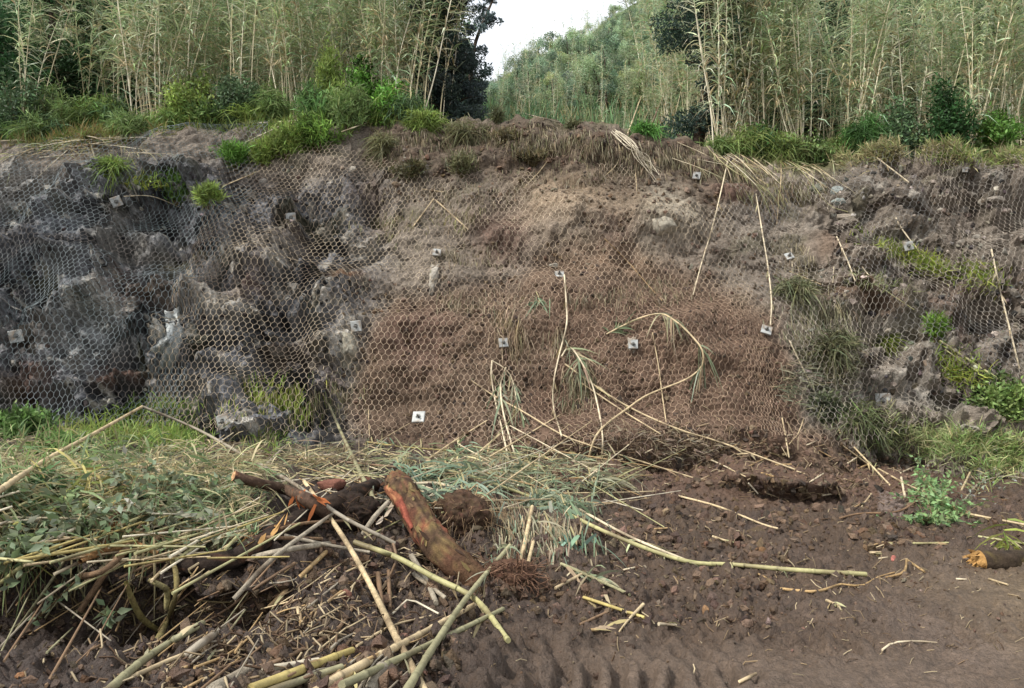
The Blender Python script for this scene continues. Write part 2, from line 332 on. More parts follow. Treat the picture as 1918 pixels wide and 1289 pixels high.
# ---------------------------------------------------------------- terrain: muddy ground with the debris bank
CTL = []
for px, py, d in [(760, 1100, 4.6), (700, 1000, 5.0), (850, 900, 6.5), (600, 930, 5.3), (480, 1000, 4.6), (1000, 950, 6.6), (1050, 870, 8.0), (900, 1150, 4.2), (200, 930, 4.6), (0, 900, 4.5), (300, 880, 5.5), (100, 820, 7.5), (400, 850, 7.8), (600, 862, 7.8),
                  (200, 1130, 3.75), (50, 1150, 3.5), (350, 1080, 4.1), (100, 1250, 2.7), (300, 1289, 2.3), (500, 1200, 2.9), (440, 1150, 3.3), (600, 1100, 3.6), (650, 1250, 2.7), (700, 1289, 2.7), (800, 1250, 3.1), (800, 1180, 3.8), (-200, 1110, 3.5), (-300, 900, 4.5), (-200, 1250, 2.5),
                  (280, 1010, 4.35), (120, 1040, 4.2), (430, 1040, 4.5), (650, 870, 7.), (750, 905, 6.2), (940, 1060, 4.95), (-300, 850, 6.), (300, 1180, 3.35), (180, 1190, 3.2)]:
    CTL.append(((px - CX) / F * d, d, CZ + (CY - py) / F * d))
for x, y in [(.5, 3.2), (1, 4), (2, 3), (4, 4), (1, 2), (3, 1), (0, 0), (6, 6), (2.5, 6.5), (5, 8), (8, 8), (1.2, 5.2), (.6, 4.4), (8, 4), (8, 0), (3.5, 7.6), (0, 1.5), (-3, -1), (0, -4), (-4, -5), (4, -4), (2, 5.3), (-1, .5), (1.6, 6.9)]:
    CTL.append((x, y, 0.))
for x, y, z in [(-4, 2, .5), (-6, 4, .8), (-7, 7, .8), (-8, 1, .5), (2.2, 8.7, .12), (4, 8.8, .08), (0.3, 8.4, .25)]: CTL.append((x, y, z))
CTL = np.array(CTL)
def ground_base(x, y):
    d2 = (x[..., None] - CTL[:, 0]) ** 2 + (y[..., None] - CTL[:, 1]) ** 2
    w_ = 1 / (d2 + .05) ** 2; z = (w_ * CTL[:, 2]).sum(-1) / w_.sum(-1)
    return z * (1 - sstep(9, 16, np.hypot(x, y)))
GX = axis(-6.2, 7.0, .017, 90.); GY = np.concatenate([-np.geomspace(.2, 70, 40)[::-1], np.arange(0, 1.5, .1), np.arange(1.5, 9.6, .017), [9.8, 10.2, 11]])
gx, gy = np.meshgrid(GX, GY, indexing='ij'); gz = np.zeros_like(gx)
for i in range(0, len(GX), 40): gz[i:i + 40] = ground_base(gx[i:i + 40], gy[i:i + 40])
gpx, gpy = project(np.stack([gx, np.maximum(gy, .3), gz], -1))
fx = gx + .18 * noise(gx * 2, gy * 2, 1.); fy = gy + .18 * noise(gx * 2, gy * 2, 6.)
road = sstep(.9, 2.6, fx - .45 * (fy - 3.2)) * (1 - sstep(4.6, 6.0, fy + .12 * (fx - 3)))     # trafficked, flattened part
road = np.maximum(road, sstep(-.2, .5, fx) * (1 - sstep(3.5, 4.2, fy)))
far_fade = 1 - sstep(8, 14, np.hypot(gx, gy))
cl = fbm(gx * 5, gy * 5, 0., 3, 101); cl2 = fbm(gx * 14, gy * 14, 0., 3, 105); cl4 = fbm(gx * 31, gy * 31, 0., 2, 107); cl3 = fbm(gx * 2.1, gy * 2.1, 0., 3, 109)
scarp = np.exp(-((gx - 2.8) / .9) ** 2 - ((gy - 7.8) / .35) ** 2)
rough = (1 - .78 * road) * (1 - .75 * scarp)
gz += far_fade * (rough * (.095 * (np.abs(cl) * 2 - .4) + .050 * (np.abs(cl2) * 2 - .4) + .09 * cl3 + .014 * cl4) + .022 * cl * road + .020 * cl2 * road + .007 * cl4)
# tyre lugs pressed into the mud
for (xa, ya), (xb, yb), wd, dep in [((-.42, 3.50), (1.35, 3.72), .46, .026), ((.2, 3.16), (2.6, 3.26), .40, .020), ((.75, 4.85), (1.6, 4.1), .42, .020), ((1.5, 3.95), (4.6, 4.5), .45, .014), ((1.2, 3.05), (4.0, 3.2), .5, .009)]:
    L_ = math.hypot(xb - xa, yb - ya); ex, ey = (xb - xa) / L_, (yb - ya) / L_
    al = (gx - xa) * ex + (gy - ya) * ey; ac = -(gx - xa) * ey + (gy - ya) * ex
    ph = (al + .22 * np.abs(ac) + .03 * noise(gx * 4, gy * 4, 2.)) / .135
    lug = sstep(.36, .52, np.abs((ph - np.floor(ph)) - .5) * 1.9)
    m = sstep(0, .25, al) * (1 - sstep(L_ - .3, L_, al)) * (1 - sstep(wd * .42, wd * .55, np.abs(ac))) * np.clip(.6 + noise(gx * 3, gy * 3, 3.), 0, 1)
    gz -= m * 2.8 * dep * (lug * 1.0 - .25)
# undercut scarp of the fresh mud
ys = 7.78 - .18 * np.sin((gx - 2.4) * 3) + .05 * noise(gx * 2.5, 0., 1.); mS = sstep(2.05, 2.5, gx) * (1 - sstep(3.2, 3.65, gx))
st_ = sstep(0, .035, gy - ys) * (1 - sstep(.5, 1.3, gy - ys)); gz += .20 * mS * st_; gz -= .03 * mS * (1 - sstep(.0, .16, np.abs(gy - ys + .12)))
gyy = gy - .24 * mS * sstep(0, .035, gy - ys) * (1 - sstep(.05, .42, gy - ys))
# hollow under the brush on the left
mB = 1 - sstep(-1.5, -.9, gx); yb = 4.02 + .10 * noise(gx * 2.2, 0., 4.) + .05 * noise(gx * 7, 0., 2.)
gz -= .34 * mB * (1 - sstep(yb - .05, yb, gy)) * sstep(3.0, 3.75, gy)
gyy = gyy - .14 * mB * sstep(0, .05, gy - yb) * (1 - sstep(.06, .6, gy - yb))
GP = np.stack([gx, gyy, gz], -1)
c_road, c_wet, c_clod, c_darksoil = map(lin, ('#5b4d41', '#63554a', '#4a3b2e', '#342923'))
n1 = fbm(gx * 1.2, gy * 1.2, 0., 4, 130); n2 = fbm(gx * 4, gy * 4, 0., 3, 135)
GC = np.broadcast_to(c_clod, GP.shape).copy(); GC = lay(GC, c_mud2, sstep(-.1, .3, n1) * .8)
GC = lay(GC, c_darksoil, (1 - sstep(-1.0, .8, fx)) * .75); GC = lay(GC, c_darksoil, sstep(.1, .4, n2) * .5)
GC = lay(GC, lin('#5a4538'), sstep(7.0, 8.0, fy) * sstep(-1.6, -.4, fx) * (1 - sstep(4.6, 5.6, fx)) * .85); GC = lay(GC, c_road, road * .9); GC = lay(GC, c_wet, road * sstep(0., .3, n1) * .8)
GC = lay(GC, lin('#6b5c45'), road * sstep(2.2, 3.6, fx) * .6)
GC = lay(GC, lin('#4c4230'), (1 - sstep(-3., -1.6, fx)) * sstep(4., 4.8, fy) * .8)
g = Geo(); g.add(GP.reshape(-1, 3), grid_faces(*gx.shape)[:, ::1], GC.reshape(-1, 3))
ground_o = tag(link("muddy_ground", g.mesh("muddy_ground", M_MUD)), kind='structure')

# ---------------------------------------------------------------- terrain: hill rising behind the lip
HXs = np.arange(-80, 80.1, .5); HYs = np.concatenate([np.arange(12.9, 30, .25), np.arange(30, 130, 1.)])
def hill_z(x, y):
    sl_ = lip_s(np.clip(x, -9, 9)); zl = sl_ * math.sin(TH) + .02
    d = y - 12.6; xg = -.02 * y - .35; dx = x - xg
    return zl - .42 + .52 * np.minimum(d, 1.5) + .22 * np.maximum(0, d - 1.5) + .15 * np.maximum(0, y - 15.5) - .22 * np.maximum(0, y - 60) + np.minimum(np.where(dx > 0, 0.64 * dx, -.55 * dx), 12) * sstep(15, 34, y) + .5 * fbm(x * .15, y * .15, 0., 3, 140) * sstep(14, 20, y)
hx_, hy_ = np.meshgrid(HXs, HYs, indexing='ij'); hz_ = hill_z(hx_, hy_)
hc = lay(np.broadcast_to(lin('#39422a'), hx_.shape + (3,)), lin('#51492f'), sstep(0, .4, fbm(hx_ * .4, hy_ * .4, 0., 3, 150)))
g = Geo(); g.add(np.stack([hx_, hy_, hz_], -1).reshape(-1, 3), grid_faces(*hx_.shape), hc.reshape(-1, 3))
hill_o = tag(link("hill", g.mesh("hill", M_HILL)), kind='structure')

# ---------------------------------------------------------------- ray casting on the finished ground
def bvh_of(P, st):
    Q = P[::st, ::st]; return BVHTree.FromPolygons([tuple(v) for v in Q.reshape(-1, 3)], grid_faces(*Q.shape[:2]).tolist())
TREES = [bvh_of(SP[(XS > -13).argmax():len(XS) - (XS[::-1] < 13).argmax()], 2), bvh_of(GP[(GX > -9).argmax():len(GX) - (GX[::-1] < 9).argmax(), 30:], 2), bvh_of(np.stack([hx_, hy_, hz_], -1), 1)]
CAMV = Vector((0, 0, CZ))
def ray(px, py):
    return Vector(((px - CX) / F, 1, (CY - py) / F)).normalized()
def cast(o, d, trees=TREES):
    best = None
    for t in trees:
        h = t.ray_cast(o, d)
        if h[0] is not None and (best is None or h[3] < best[2]): best = (h[0], h[1], h[3])
    return best
def pix(px, py, lift=0., d0=14.):
    d = ray(px, py); h = cast(CAMV, d)
    t = h[2] if h else d0 / d.y
    return np.array(CAMV + d * (t - lift))
def pixn(px, py):
    h = cast(CAMV, ray(px, py))
    if not h: return None
    n = h[1]
    if n.dot(ray(px, py)) > 0: n = -n
    return np.array(h[0]), np.array(n)
def lipp(px, py, back=12.75, lift=0.):
    """like pix, but a ray that skims over the lip lands on the bench just behind it"""
    p = pix(px, py, lift)
    return p if p[1] < 13.4 else down((px - CX) / F * back, back)
def down(x, y, z=30.):
    h = cast(Vector((x, y, z)), Vector((0, 0, -1)))
    return np.array(h[0]) if h else A(x, y, 0)
# ---------------------------------------------------------------- wire netting
def bil(arr, x, s):
    i0 = (XS > -10.2 - 1e-6).argmax(); u = i0 + (x + 10.2) / .023; v = (s + .7) / .023
    i = np.clip(np.floor(u).astype(int), 0, len(XS) - 2); j = np.clip(np.floor(v).astype(int), 0, len(SS) - 2)
    a = np.clip(u - i, 0, 1); b = np.clip(v - j, 0, 1)
    if arr.ndim == 3: a, b = a[..., None], b[..., None]
    return arr[i, j] * (1 - a) * (1 - b) + arr[i + 1, j] * a * (1 - b) + arr[i, j + 1] * (1 - a) * b + arr[i + 1, j + 1] * a * b
BASE = np.stack([BX, by, bz], -1)
def net_panel(x0, x1, bot, top, label, off, cols, shear=0., rr=.0027):
    ni = int((x1 - x0) / CELLW); s0, s1 = .1, 8.2
    nj = int((s1 - s0) / (CELLH * 1.0))
    # brick-wall vertices of a hexagon mesh: per cell centre (c, r) the upper and lower end of its left vertical wire
    c, r = np.meshgrid(np.arange(ni + 1), np.arange(nj), indexing='ij')
    xc = x0 + (c + .5 * (r % 2)) * CELLW; sc = s0 + r * CELLH
    def pos(x, s, k):
        x = x + .020 * noise(x * 1.5, s * 1.5, 3., k) + .010 * noise(x * 6, s * 6, 1., k) + shear * s; s = s + .022 * noise(x * 1.4, s * 1.4, 8., k) + .010 * noise(x * 6, s * 6, 4., k)
        h = bil(HN, x, s) + off; p = bil(BASE, x, s) + bil(BN, x, s) * h[..., None]
        return p, x, s
    up, ux, us = pos(xc, sc + CELLH * .25, 200); lo, lx, ls = pos(xc, sc - CELLH * .25, 200)
    a, b = [up.reshape(-1, 3)], [lo.reshape(-1, 3)]; xs = [ux.ravel()]; ss = [us.ravel()]
    # slanting wires from the upper end of row r to the lower ends of row r+1
    for di in (0, 1):
        for par in (0, 1):
            rows = np.arange(par, nj - 1, 2); dc = di - 1 + par
            ci = np.arange(max(0, -dc), ni + 1 - max(0, dc))
            C, R = np.meshgrid(ci, rows, indexing='ij')
            a.append(up[C, R].reshape(-1, 3)); b.append(lo[C + dc, R + 1].reshape(-1, 3)); xs.append(ux[C, R].ravel()); ss.append(us[C, R].ravel())
    nv = len(xs[0]); a, b, xs, ss = map(np.concatenate, (a, b, xs, ss))
    thick = np.full(len(a), rr); thick[:nv] *= 1.35
    px, py = project(a)
    lm = bil(LIPS, xs, ss); keep = (ss < lm - top(px)) & (py < bot(px)) & (a[:, 2] > .05)
    keep &= ~((fbm(xs * .8, ss * .8, 33., 3, 230) > .22) & (px > 1500)); gap = fbm(xs * .9, ss * .9, 12., 2, 210); keep &= ~((bil(MUD_TOP, xs, ss) > .45) & (gap > -.12))
    keep &= ~((bil(MUD_SMOOTH, xs, ss) > .5) & (fbm(xs * 1.6, ss * 1.6, 2., 2, 215) > .5))
    keep &= np.linalg.norm(a - b, axis=1) < .3
    a, b, xs, ss, thick = a[keep], b[keep], xs[keep], ss[keep], thick[keep]
    d = nrm(b - a); e1 = nrm(np.cross(d, A(.31, .8, .5)[None])); e2 = np.cross(d, e1)
    th = np.arange(3) * 2 * np.pi / 3
    ring = thick[:, None, None] * (np.cos(th)[None, :, None] * e1[:, None] + np.sin(th)[None, :, None] * e2[:, None])
    v = np.concatenate([a[:, None] + ring, b[:, None] + ring], 1)
    k = np.arange(len(a))[:, None] * 6
    f = np.concatenate([k + np.array(q) for q in ((0, 1, 4, 3), (1, 2, 5, 4), (2, 0, 3, 5))])
    mud = np.clip(bil(MUD_LOW, xs, ss) + .6 * bil(MUD_SMOOTH, xs, ss), 0, 1); px, py = project(a)
    c = cols(px, py, xs, ss); c = lay(c, lin('#a38e78'), .75 * mud); c = lay(c, lin('#9c8671'), bil(MUD_SMOOTH, xs, ss) * .9)
    c = lay(c, lin('#5a4c42'), (.75 - .4 * bil(MUD_LOW, xs, ss)) * sstep(.0, .35, fbm(xs * 1.3, ss * 1.3, 21., 4, 240))); c = c * (1 + .2 * rng.normal(size=(len(c), 1)))
    g = Geo(); g.add(v.reshape(-1, 3), f, np.repeat(c, 6, 0))
    return tag(link("wire_net", g.mesh("wire_net", M_WIRE)), label, "rockfall net", "hexagonal wire netting pinned over the rock face")
LIPS = np.broadcast_to(lip_s(XS)[:, None], BX.shape)
def col_mix(pale, dark, seed):
    P, D = lin(pale), lin(dark)
    return lambda px, py, x, s: lay(np.broadcast_to(P, px.shape + (3,)), D, sstep(-.15, .3, fbm(x * .8, s * .8, 0., 3, seed)))
net_panel(-10.1, -4.1, lambda px: np.interp(px, [-300, 60, 130, 330, 500], [760, 770, 790, 800, 815]), lambda px: np.interp(px, [0, 200, 330, 500], [.25, .12, -.15, .0]),
          "grey-green hexagonal wire net over the dark rock at the left end", .015, col_mix('#737b7c', '#434e50', 300), .01, .0027)
net_panel(-4.55, 3.3, lambda px: np.interp(px, [300, 500, 640, 760, 1000, 1300, 1600], [800, 812, 822, 815, 840, 830, 800]), lambda px: np.interp(px, [380, 560, 700, 900, 1150, 1350, 1500], [.2, .35, .9, 1.0, .95, .8, .4]),
          "pale mud-caked hexagonal wire net in the middle, partly buried in mud", 0., col_mix('#a69781', '#7d7060', 310), rr=.0029)
net_panel(2.95, 10.1, lambda px: np.interp(px, [1400, 1500, 1600, 1720, 1790, 1830, 2300], [790, 830, 838, 800, 770, 720, 700]), lambda px: np.interp(px, [1450, 1560, 1700, 1800, 1918], [.4, .12, .1, -.2, .1]),
          "grey hexagonal wire net over the stony rock at the right end", .012, col_mix('#948b7e', '#6c6a66', 320), -.006, .0028)
# ---------------------------------------------------------------- anchor plates, grout, stones
def face_up(n):
    """columns right / up / out of a plate that lies on a face with outward normal n"""
    n = nrm(n); r = nrm(np.cross(A(0, 0, 1), n)); return r, np.cross(n, r), n
def on_face(px, py):
    h = pixn(px, py); p, n = h
    q = [pixn(px + dx, py + dy) for dx, dy in ((-14, 0), (14, 0), (0, -12), (0, 12))]
    n2_ = sum((v[1] for v in q if v is not None), n * 1.0); return p, nrm(n2_)
def plate_geo(p, r, u, n, w_, t=.012):
    """square plate with bevelled rim and a dished middle"""
    g = Geo(); rows = []
    for k, z in ((1., -t), (1., t * .5), (.93, t), (.45, t), (.32, -.1 * t)):
        h = w_ * .5 * k
        ring = []
        for a, b in ((-1, -1), (0, -1), (1, -1), (1, 0), (1, 1), (0, 1), (-1, 1), (-1, 0)):
            s_ = 1. if k > .5 else (1 / max(1, math.hypot(a, b)))
            ring.append(p + r * a * h * s_ + u * b * h * s_ + n * z)
        rows.append(ring)
    v = np.array(rows).reshape(-1, 3); f = [(i * 8 + j, i * 8 + (j + 1) % 8, (i + 1) * 8 + (j + 1) % 8, (i + 1) * 8 + j) for i in range(4) for j in range(8)]
    g.add(v, f, lin('#a3a5a2') * (1 - .35 * rng.random((len(v), 1)) ** 2) * (1 - (rng.random((len(v), 1)) < .22) * A(.25, .42, .55))); g.add(np.concatenate([v[-8:], v[-8:].mean(0)[None]]), [(j, (j + 1) % 8, 8) for j in range(8)], lin('#8e9190'))
    return g
PL = ["white square anchor plate tilted above the dark cavity at the upper left", "bright square anchor plate on the black rock under the left shrubs", "small half-buried anchor plate at the head of the narrow grout streak",
      "anchor plate with the arching pale cane hanging right beneath it", "small whitish anchor plate near the lip under the fallen fan of canes", "white anchor plate near the left border of the wall, tilted sideways",
      "large anchor plate on the thick pale grout block at left", "anchor plate with a dark bolt above the pale stain left of the red mud", "mud-covered anchor plate showing only its bottom edge amid hanging dead grass", "anchor plate smeared with mud under the arching leafy cane",
      "tilted anchor plate beside the smooth mud's right border at a thin cane's foot", "dull anchor plate with a short stick before it, above the brown mud shelf", "grey anchor plate on stony ground above the yellow-green grass ledge", "anchor plate just behind the broken thick cane at the wall's foot", "upright square anchor plate low on the wall over the left end of the brush",
      "clean square anchor plate low on the right above the leafy debris", "tiny pale anchor plate high on the right end of the wall"]
for k, ((cx, cy), lb) in enumerate(zip(PLATES, PL)):
    p, n = on_face(cx, cy); n = nrm(n + A(0, -.35, .1) + .18 * rng.normal(size=3)); r, u, n = face_up(n)
    a = math.radians([25, 8, -6, 3, -10, 12, 8, 6, 4, 0, -22, 20, 12, 18, 3, 4, 0][k]); r, u = r * math.cos(a) + u * math.sin(a), u * math.cos(a) - r * math.sin(a)
    w_ = .15 * [1, 1, .75, .85, .8, 1.05, 1.15, .95, .8, .8, .9, .8, .85, 1.1, 1.05, 1.2, .5][k]; p = p - np.array(ray(cx, cy)) * .075
    o = tag(link("anchor_plate", plate_geo(p, r, u, n, w_).mesh("anchor_plate", M_PLATE, False)), lb, "anchor plate", "steel anchor plates pinning the net")
    if k == 16: continue
    g = Geo(); tube(g, np.array([p - n * .01, p + n * .075 + u * -.008]), .011, 8, lin('#56544f')); link("rod", g.mesh("rod", M_PLATE), o)
    g = Geo(); tube(g, np.array([p + n * .010, p + n * .034]), .021, 6, lin('#6b6a66')); link("nut", g.mesh("nut", M_PLATE, False), o)
    g = Geo(); tube(g, np.array([p - n * .14, p + n * .002]), .008, 6, lin('#56544f')); link("anchor_shank", g.mesh("anchor_shank", M_PLATE), o)

def patch(poly, thick, col, n_=700, lump=.6):
    """a lump of material stuck on the ground inside a pixel outline: closed skin that follows the surface, thickest in the middle"""
    P = np.array(poly, float); c = P.mean(0); R, T = 12, 30
    g = Geo(); ang = np.linspace(0, 2 * np.pi, T, endpoint=False); al = np.linspace(0, len(P), T, endpoint=False)
    i = al.astype(int); fr_ = (al - i)[:, None]; edge = P[i % len(P)] * (1 - fr_) + P[(i + 1) % len(P)] * fr_
    edge = c + (edge - c) * (1 + .12 * rng.normal(size=(T, 1)))
    v, cc = [], []
    for k in range(R + 1):
        q = k / R
        for t in range(T):
            x, y = c + (edge[t] - c) * q
            h = thick * (1 - q ** 2) * (1 + lump * rng.normal() * .35) + .012 * (1 - q) - (.03 if k == R else 0)
            v.append(pix(x, y, max(h, -.03))); cc.append(np.asarray(col) * (1 + .10 * rng.normal()))
    f = [(k * T + t, k * T + (t + 1) % T, (k + 1) * T + (t + 1) % T, (k + 1) * T + t) for k in range(R) for t in range(T)]
    g.add(v, f, np.array(cc)); return g
def thing_mesh(name, geo, mat, label, cat, group=None, smooth=True):
    return tag(link(name, geo.mesh(name, mat, smooth)), label, cat, group)
GR = [([(308, 585), (345, 582), (346, 612), (340, 655), (318, 690), (296, 700), (300, 670), (282, 655), (296, 640), (312, 625)], .16, '#a6a9a6', "thick pale grout block running down the dark rock at left"),
      ([(806, 492), (824, 490), (822, 520), (812, 548), (803, 556), (802, 530)], .06, '#9b958a', "narrow pale grout streak below the small anchor plate left of centre"),
      ([(640, 618), (665, 622), (672, 650), (660, 690), (640, 690), (636, 655)], .07, '#8f8a7c', "dirty pale grout stain below the plate left of the red mud"),
      ([(1174, 632), (1192, 630), (1196, 655), (1186, 662), (1176, 655)], .03, '#958a7c', "small lump of muddy grout under the arching cane")]
for poly, th_, col, lb in GR: thing_mesh("grout_spill", patch(poly, th_, lin(col), lump=.25), M_STONE, lb, "grout", "grout spilled from the anchor holes")
def rock(px, py, wpx, hpx, col, sink=.25, seed=0):
    import bmesh
    bm = bmesh.new(); bmesh.ops.create_icosphere(bm, subdivisions=4, radius=1); v = np.array([x.co[:] for x in bm.verts]); f = np.array([[q.index for q in x.verts] for x in bm.faces]); bm.free()
    v = v * (1 + .28 * fbm(v[:, 0] * 1.1 + seed * 7, v[:, 1] * 1.1, v[:, 2] * 1.1, 2, 5) + .06 * fbm(v[:, 0] * 5 + seed, v[:, 1] * 5, v[:, 2] * 5, 2, 9))[:, None]
    for k in range(5):                                   # flat broken faces
        d = nrm(_pr.normal(size=3)); o = .62 + .2 * _pr.random(); e = np.maximum(0, v @ d - o); v = v - e[:, None] * d * .85
    p, n = on_face(px, py); D = p[1]; sx, sz = wpx * D / F / 2, hpx * D / F / 2
    v = v * A(sx, .8 * (sx + sz) / 2, sz) + p - n * sz * sink
    g = Geo(); g.add(v, f, np.asarray(lin(col)) * (1 + .1 * _pr.normal(size=(len(v), 1)))); return g
RK = [(1566, 358, 26, 24, '#8e9490', "pale angular rock on the right lip beside the canes' tips"), (1572, 376, 30, 16, '#858b86', "flat grey rock just below the pale angular rock on the right lip"), (1535, 352, 40, 24, '#74776a', "dull olive rock beside the fallen canes on the right lip"),
      (1712, 368, 26, 22, '#8d867c', "light rock stuck in the stony face left of the tiny plate"), (1869, 374, 32, 14, '#8a8278', "flat pale stone high on the stony face at the right"), (1840, 380, 20, 16, '#938c80', "roundish pale stone beside the flat stone high at right"), (1804, 394, 26, 16, '#7d776f', "grey stone below the two pale stones high at right"),
      (1585, 405, 40, 16, '#908678', "long pale stone under the tips of the fallen canes"), (1830, 442, 18, 10, '#8b857b', "small pale stone mid-height on the right stony face"), (1650, 450, 22, 12, '#7e776d', "small stone above the grass ledge on the right"), (1848, 585, 24, 8, '#9a9387', "thin pale stone beside the tall leaning cane at right"), (1800, 455, 22, 14, '#837c72', "brownish stone above the right end of the grass ledge"),
      (1040, 497, 26, 12, '#8a857a', "small pale rock above the plate with the arching cane"), (1245, 425, 60, 40, '#9a9384', "big pale smooth boulder bulging through the net at centre right"), (492, 342, 26, 22, '#8a857e', "pale rock poking out left of the black cavity under the shrubs")]
for k, (x, y, a, b, c, lb) in enumerate(RK): thing_mesh("rock", rock(x, y, a, b, c, .45, k), M_STONE, lb, "rock", "loose rocks on the slope")

# ---------------------------------------------------------------- canes and sticks lying about
CK = {'tan': '#b8a583', 'pale': '#c4b69a', 'grn': '#a09c72', 'yel': '#aa9a62', 'gry': '#8f8676', 'brn': '#77604a', 'wht': '#c9bfa8', 'red': '#8a5a48', 'dry': '#a58a62', 'lime': '#a29d70', 'olive': '#8c886a'}
def spline(P, n):
    P = np.asarray(P, float)
    if len(P) == 2: return P[0] + (P[1] - P[0]) * np.linspace(0, 1, n)[:, None]
    E = np.concatenate([[2 * P[0] - P[1]], P, [2 * P[-1] - P[-2]]]); L_ = np.concatenate([[0], np.cumsum(np.linalg.norm(np.diff(P, axis=0), axis=1))])
    out = []
    for t in np.linspace(0, L_[-1], n):
        k = min(np.searchsorted(L_, t, side='right') - 1, len(P) - 2); u = (t - L_[k]) / max(L_[k + 1] - L_[k], 1e-9); a, b, c, d = E[k:k + 4]
        out.append(.5 * (2 * b + (c - a) * u + (2 * a - 5 * b + 4 * c - d) * u ** 2 + (3 * b - a - 3 * c + d) * u ** 3))
    return np.array(out)
def lay_path(pts, r, n=None, lift=.0, clear=True, sharp=False):
    """3-D centre line over the ground through the given picture points (x, y[, height above the surface]); raised where it would cut the ground"""
    P = [pix(p[0], p[1], r + lift + (p[2] if len(p) > 2 else 0)) for p in pts]
    ln = sum(np.linalg.norm(np.subtract(P[i + 1], P[i])) for i in range(len(P) - 1))
    n = n or int(np.clip(ln / .09, 6, 70))
    if sharp:
        seg = []; 
        for i in range(len(P) - 1): seg.append(P[i] + (P[i + 1] - P[i]) * np.linspace(0, 1, max(4, n // (len(P) - 1)), endpoint=(i == len(P) - 2))[:, None])
        C_ = np.concatenate(seg)
    else: C_ = spline(P, n)
    n = len(C_)
    if clear:
        need = np.zeros(n); D = C_ - np.array(CAMV); T = np.linalg.norm(D, axis=1); D = D / T[:, None]
        for i in range(n):
            h = cast(CAMV, Vector(D[i]))
            if h: need[i] = max(0, T[i] - (h[2] - r * 1.05))
        k = np.arange(n); w_ = np.exp(-((k[:, None] - k[None]) / max(2., n * .16)) ** 2)
        C_ = C_ - D * (need[None] * w_).max(1)[:, None]
    return C_
def cane_stem(C_, r0, r1, col, sides=7, node=.22, rough=.06):
    n = len(C_); L_ = np.concatenate([[0], np.cumsum(np.linalg.norm(np.diff(C_, axis=0), axis=1))])
    tot = L_[-1]; nodes = np.arange(node * rng.random(), tot, node * (1 + .1 * rng.normal()))
    t = np.unique(np.concatenate([L_] + [nodes + o for o in (-.012, 0, .012)])); t = t[(t >= 0) & (t <= tot)]
    P = np.stack([np.interp(t, L_, C_[:, i]) for i in range(3)], 1); rad = r0 + (r1 - r0) * t / tot
    dn = np.abs(t[:, None] - nodes[None]).min(1) if len(nodes) else np.ones(len(t))
    rad = rad * (1 + .16 * (dn < .005) + .03 * rng.normal(size=len(t)))
    c = np.asarray(lin(col)) * (1 + .10 * rng.normal(size=(len(t), 1))) * np.where(dn < .005, .62, 1.)[:, None]
    c = c * (1 + .28 * fbm(t * 1.5, rng.random() * 50, 0., 2, 4))[:, None]
    c = lay(c, lin('#5a4939'), .7 * sstep(.05, .4, fbm(t * 4, rng.random() * 50, 3., 3, 5)))
    g = Geo(); tube(g, P, rad, sides, c); return g
def leaves_on(C_, t0, t1, n, ln, col, spread=.7, wid=.028, droop=.7, segs=4):
    """long leaves growing out of a stem between two fractions of its length"""
    k = rng.uniform(t0, t1, n) * (len(C_) - 1); i = np.clip(k.astype(int), 0, len(C_) - 2); p = C_[i] + (C_[i + 1] - C_[i]) * (k - i)[:, None]
    d = nrm(C_[i + 1] - C_[i]) + spread * rng.normal(size=(n, 3)) * A(1, .7, .6)
    g = Geo(); blades(g, p, d, ln * rng.uniform(.6, 1.25, n), wid * rng.uniform(.6, 1.3, n), droop * rng.uniform(.5, 1.4, n), np.where(rng.random((n, 1)) < .3, jit(lin('#a3967a'), n, .2, .05), jit(lin(col), n, .22, .06)), segs); return g
nm_sheath = True
def fallen(name, label, cat, pts, r0, r1=None, col='tan', leaves=None, lift=0., group=None, clear=True, sharp=False, mat=None, node=.22, sides=7, twig=None):
    r0 *= .001; r1 = r0 * .75 if r1 is None else r1 * .001
    C_ = lay_path(pts, r0, lift=lift, clear=clear, sharp=sharp)
    o = tag(link(name, cane_stem(C_, r0, r1, CK[col], sides, node).mesh(name, mat or M_CANE)), label, cat, group)
    for lv in leaves or ():
        link("leaves", leaves_on(C_, *lv).mesh("leaves", M_LEAF), o)
    if nm_sheath and r0 >= .0095 and not leaves and mat is None and node < 1:
        link("dry_leaves", leaves_on(C_, .05, .95, int(4 + 5 * len(C_) / 20), .13, '#a59674', .35, .022, .25, 3).mesh("dry_leaves", M_DRY), o)
    return o, C_
GD = '#868f74'; GD2 = '#768566'; DRYL = '#a3916c'; LG = '#7f9250'
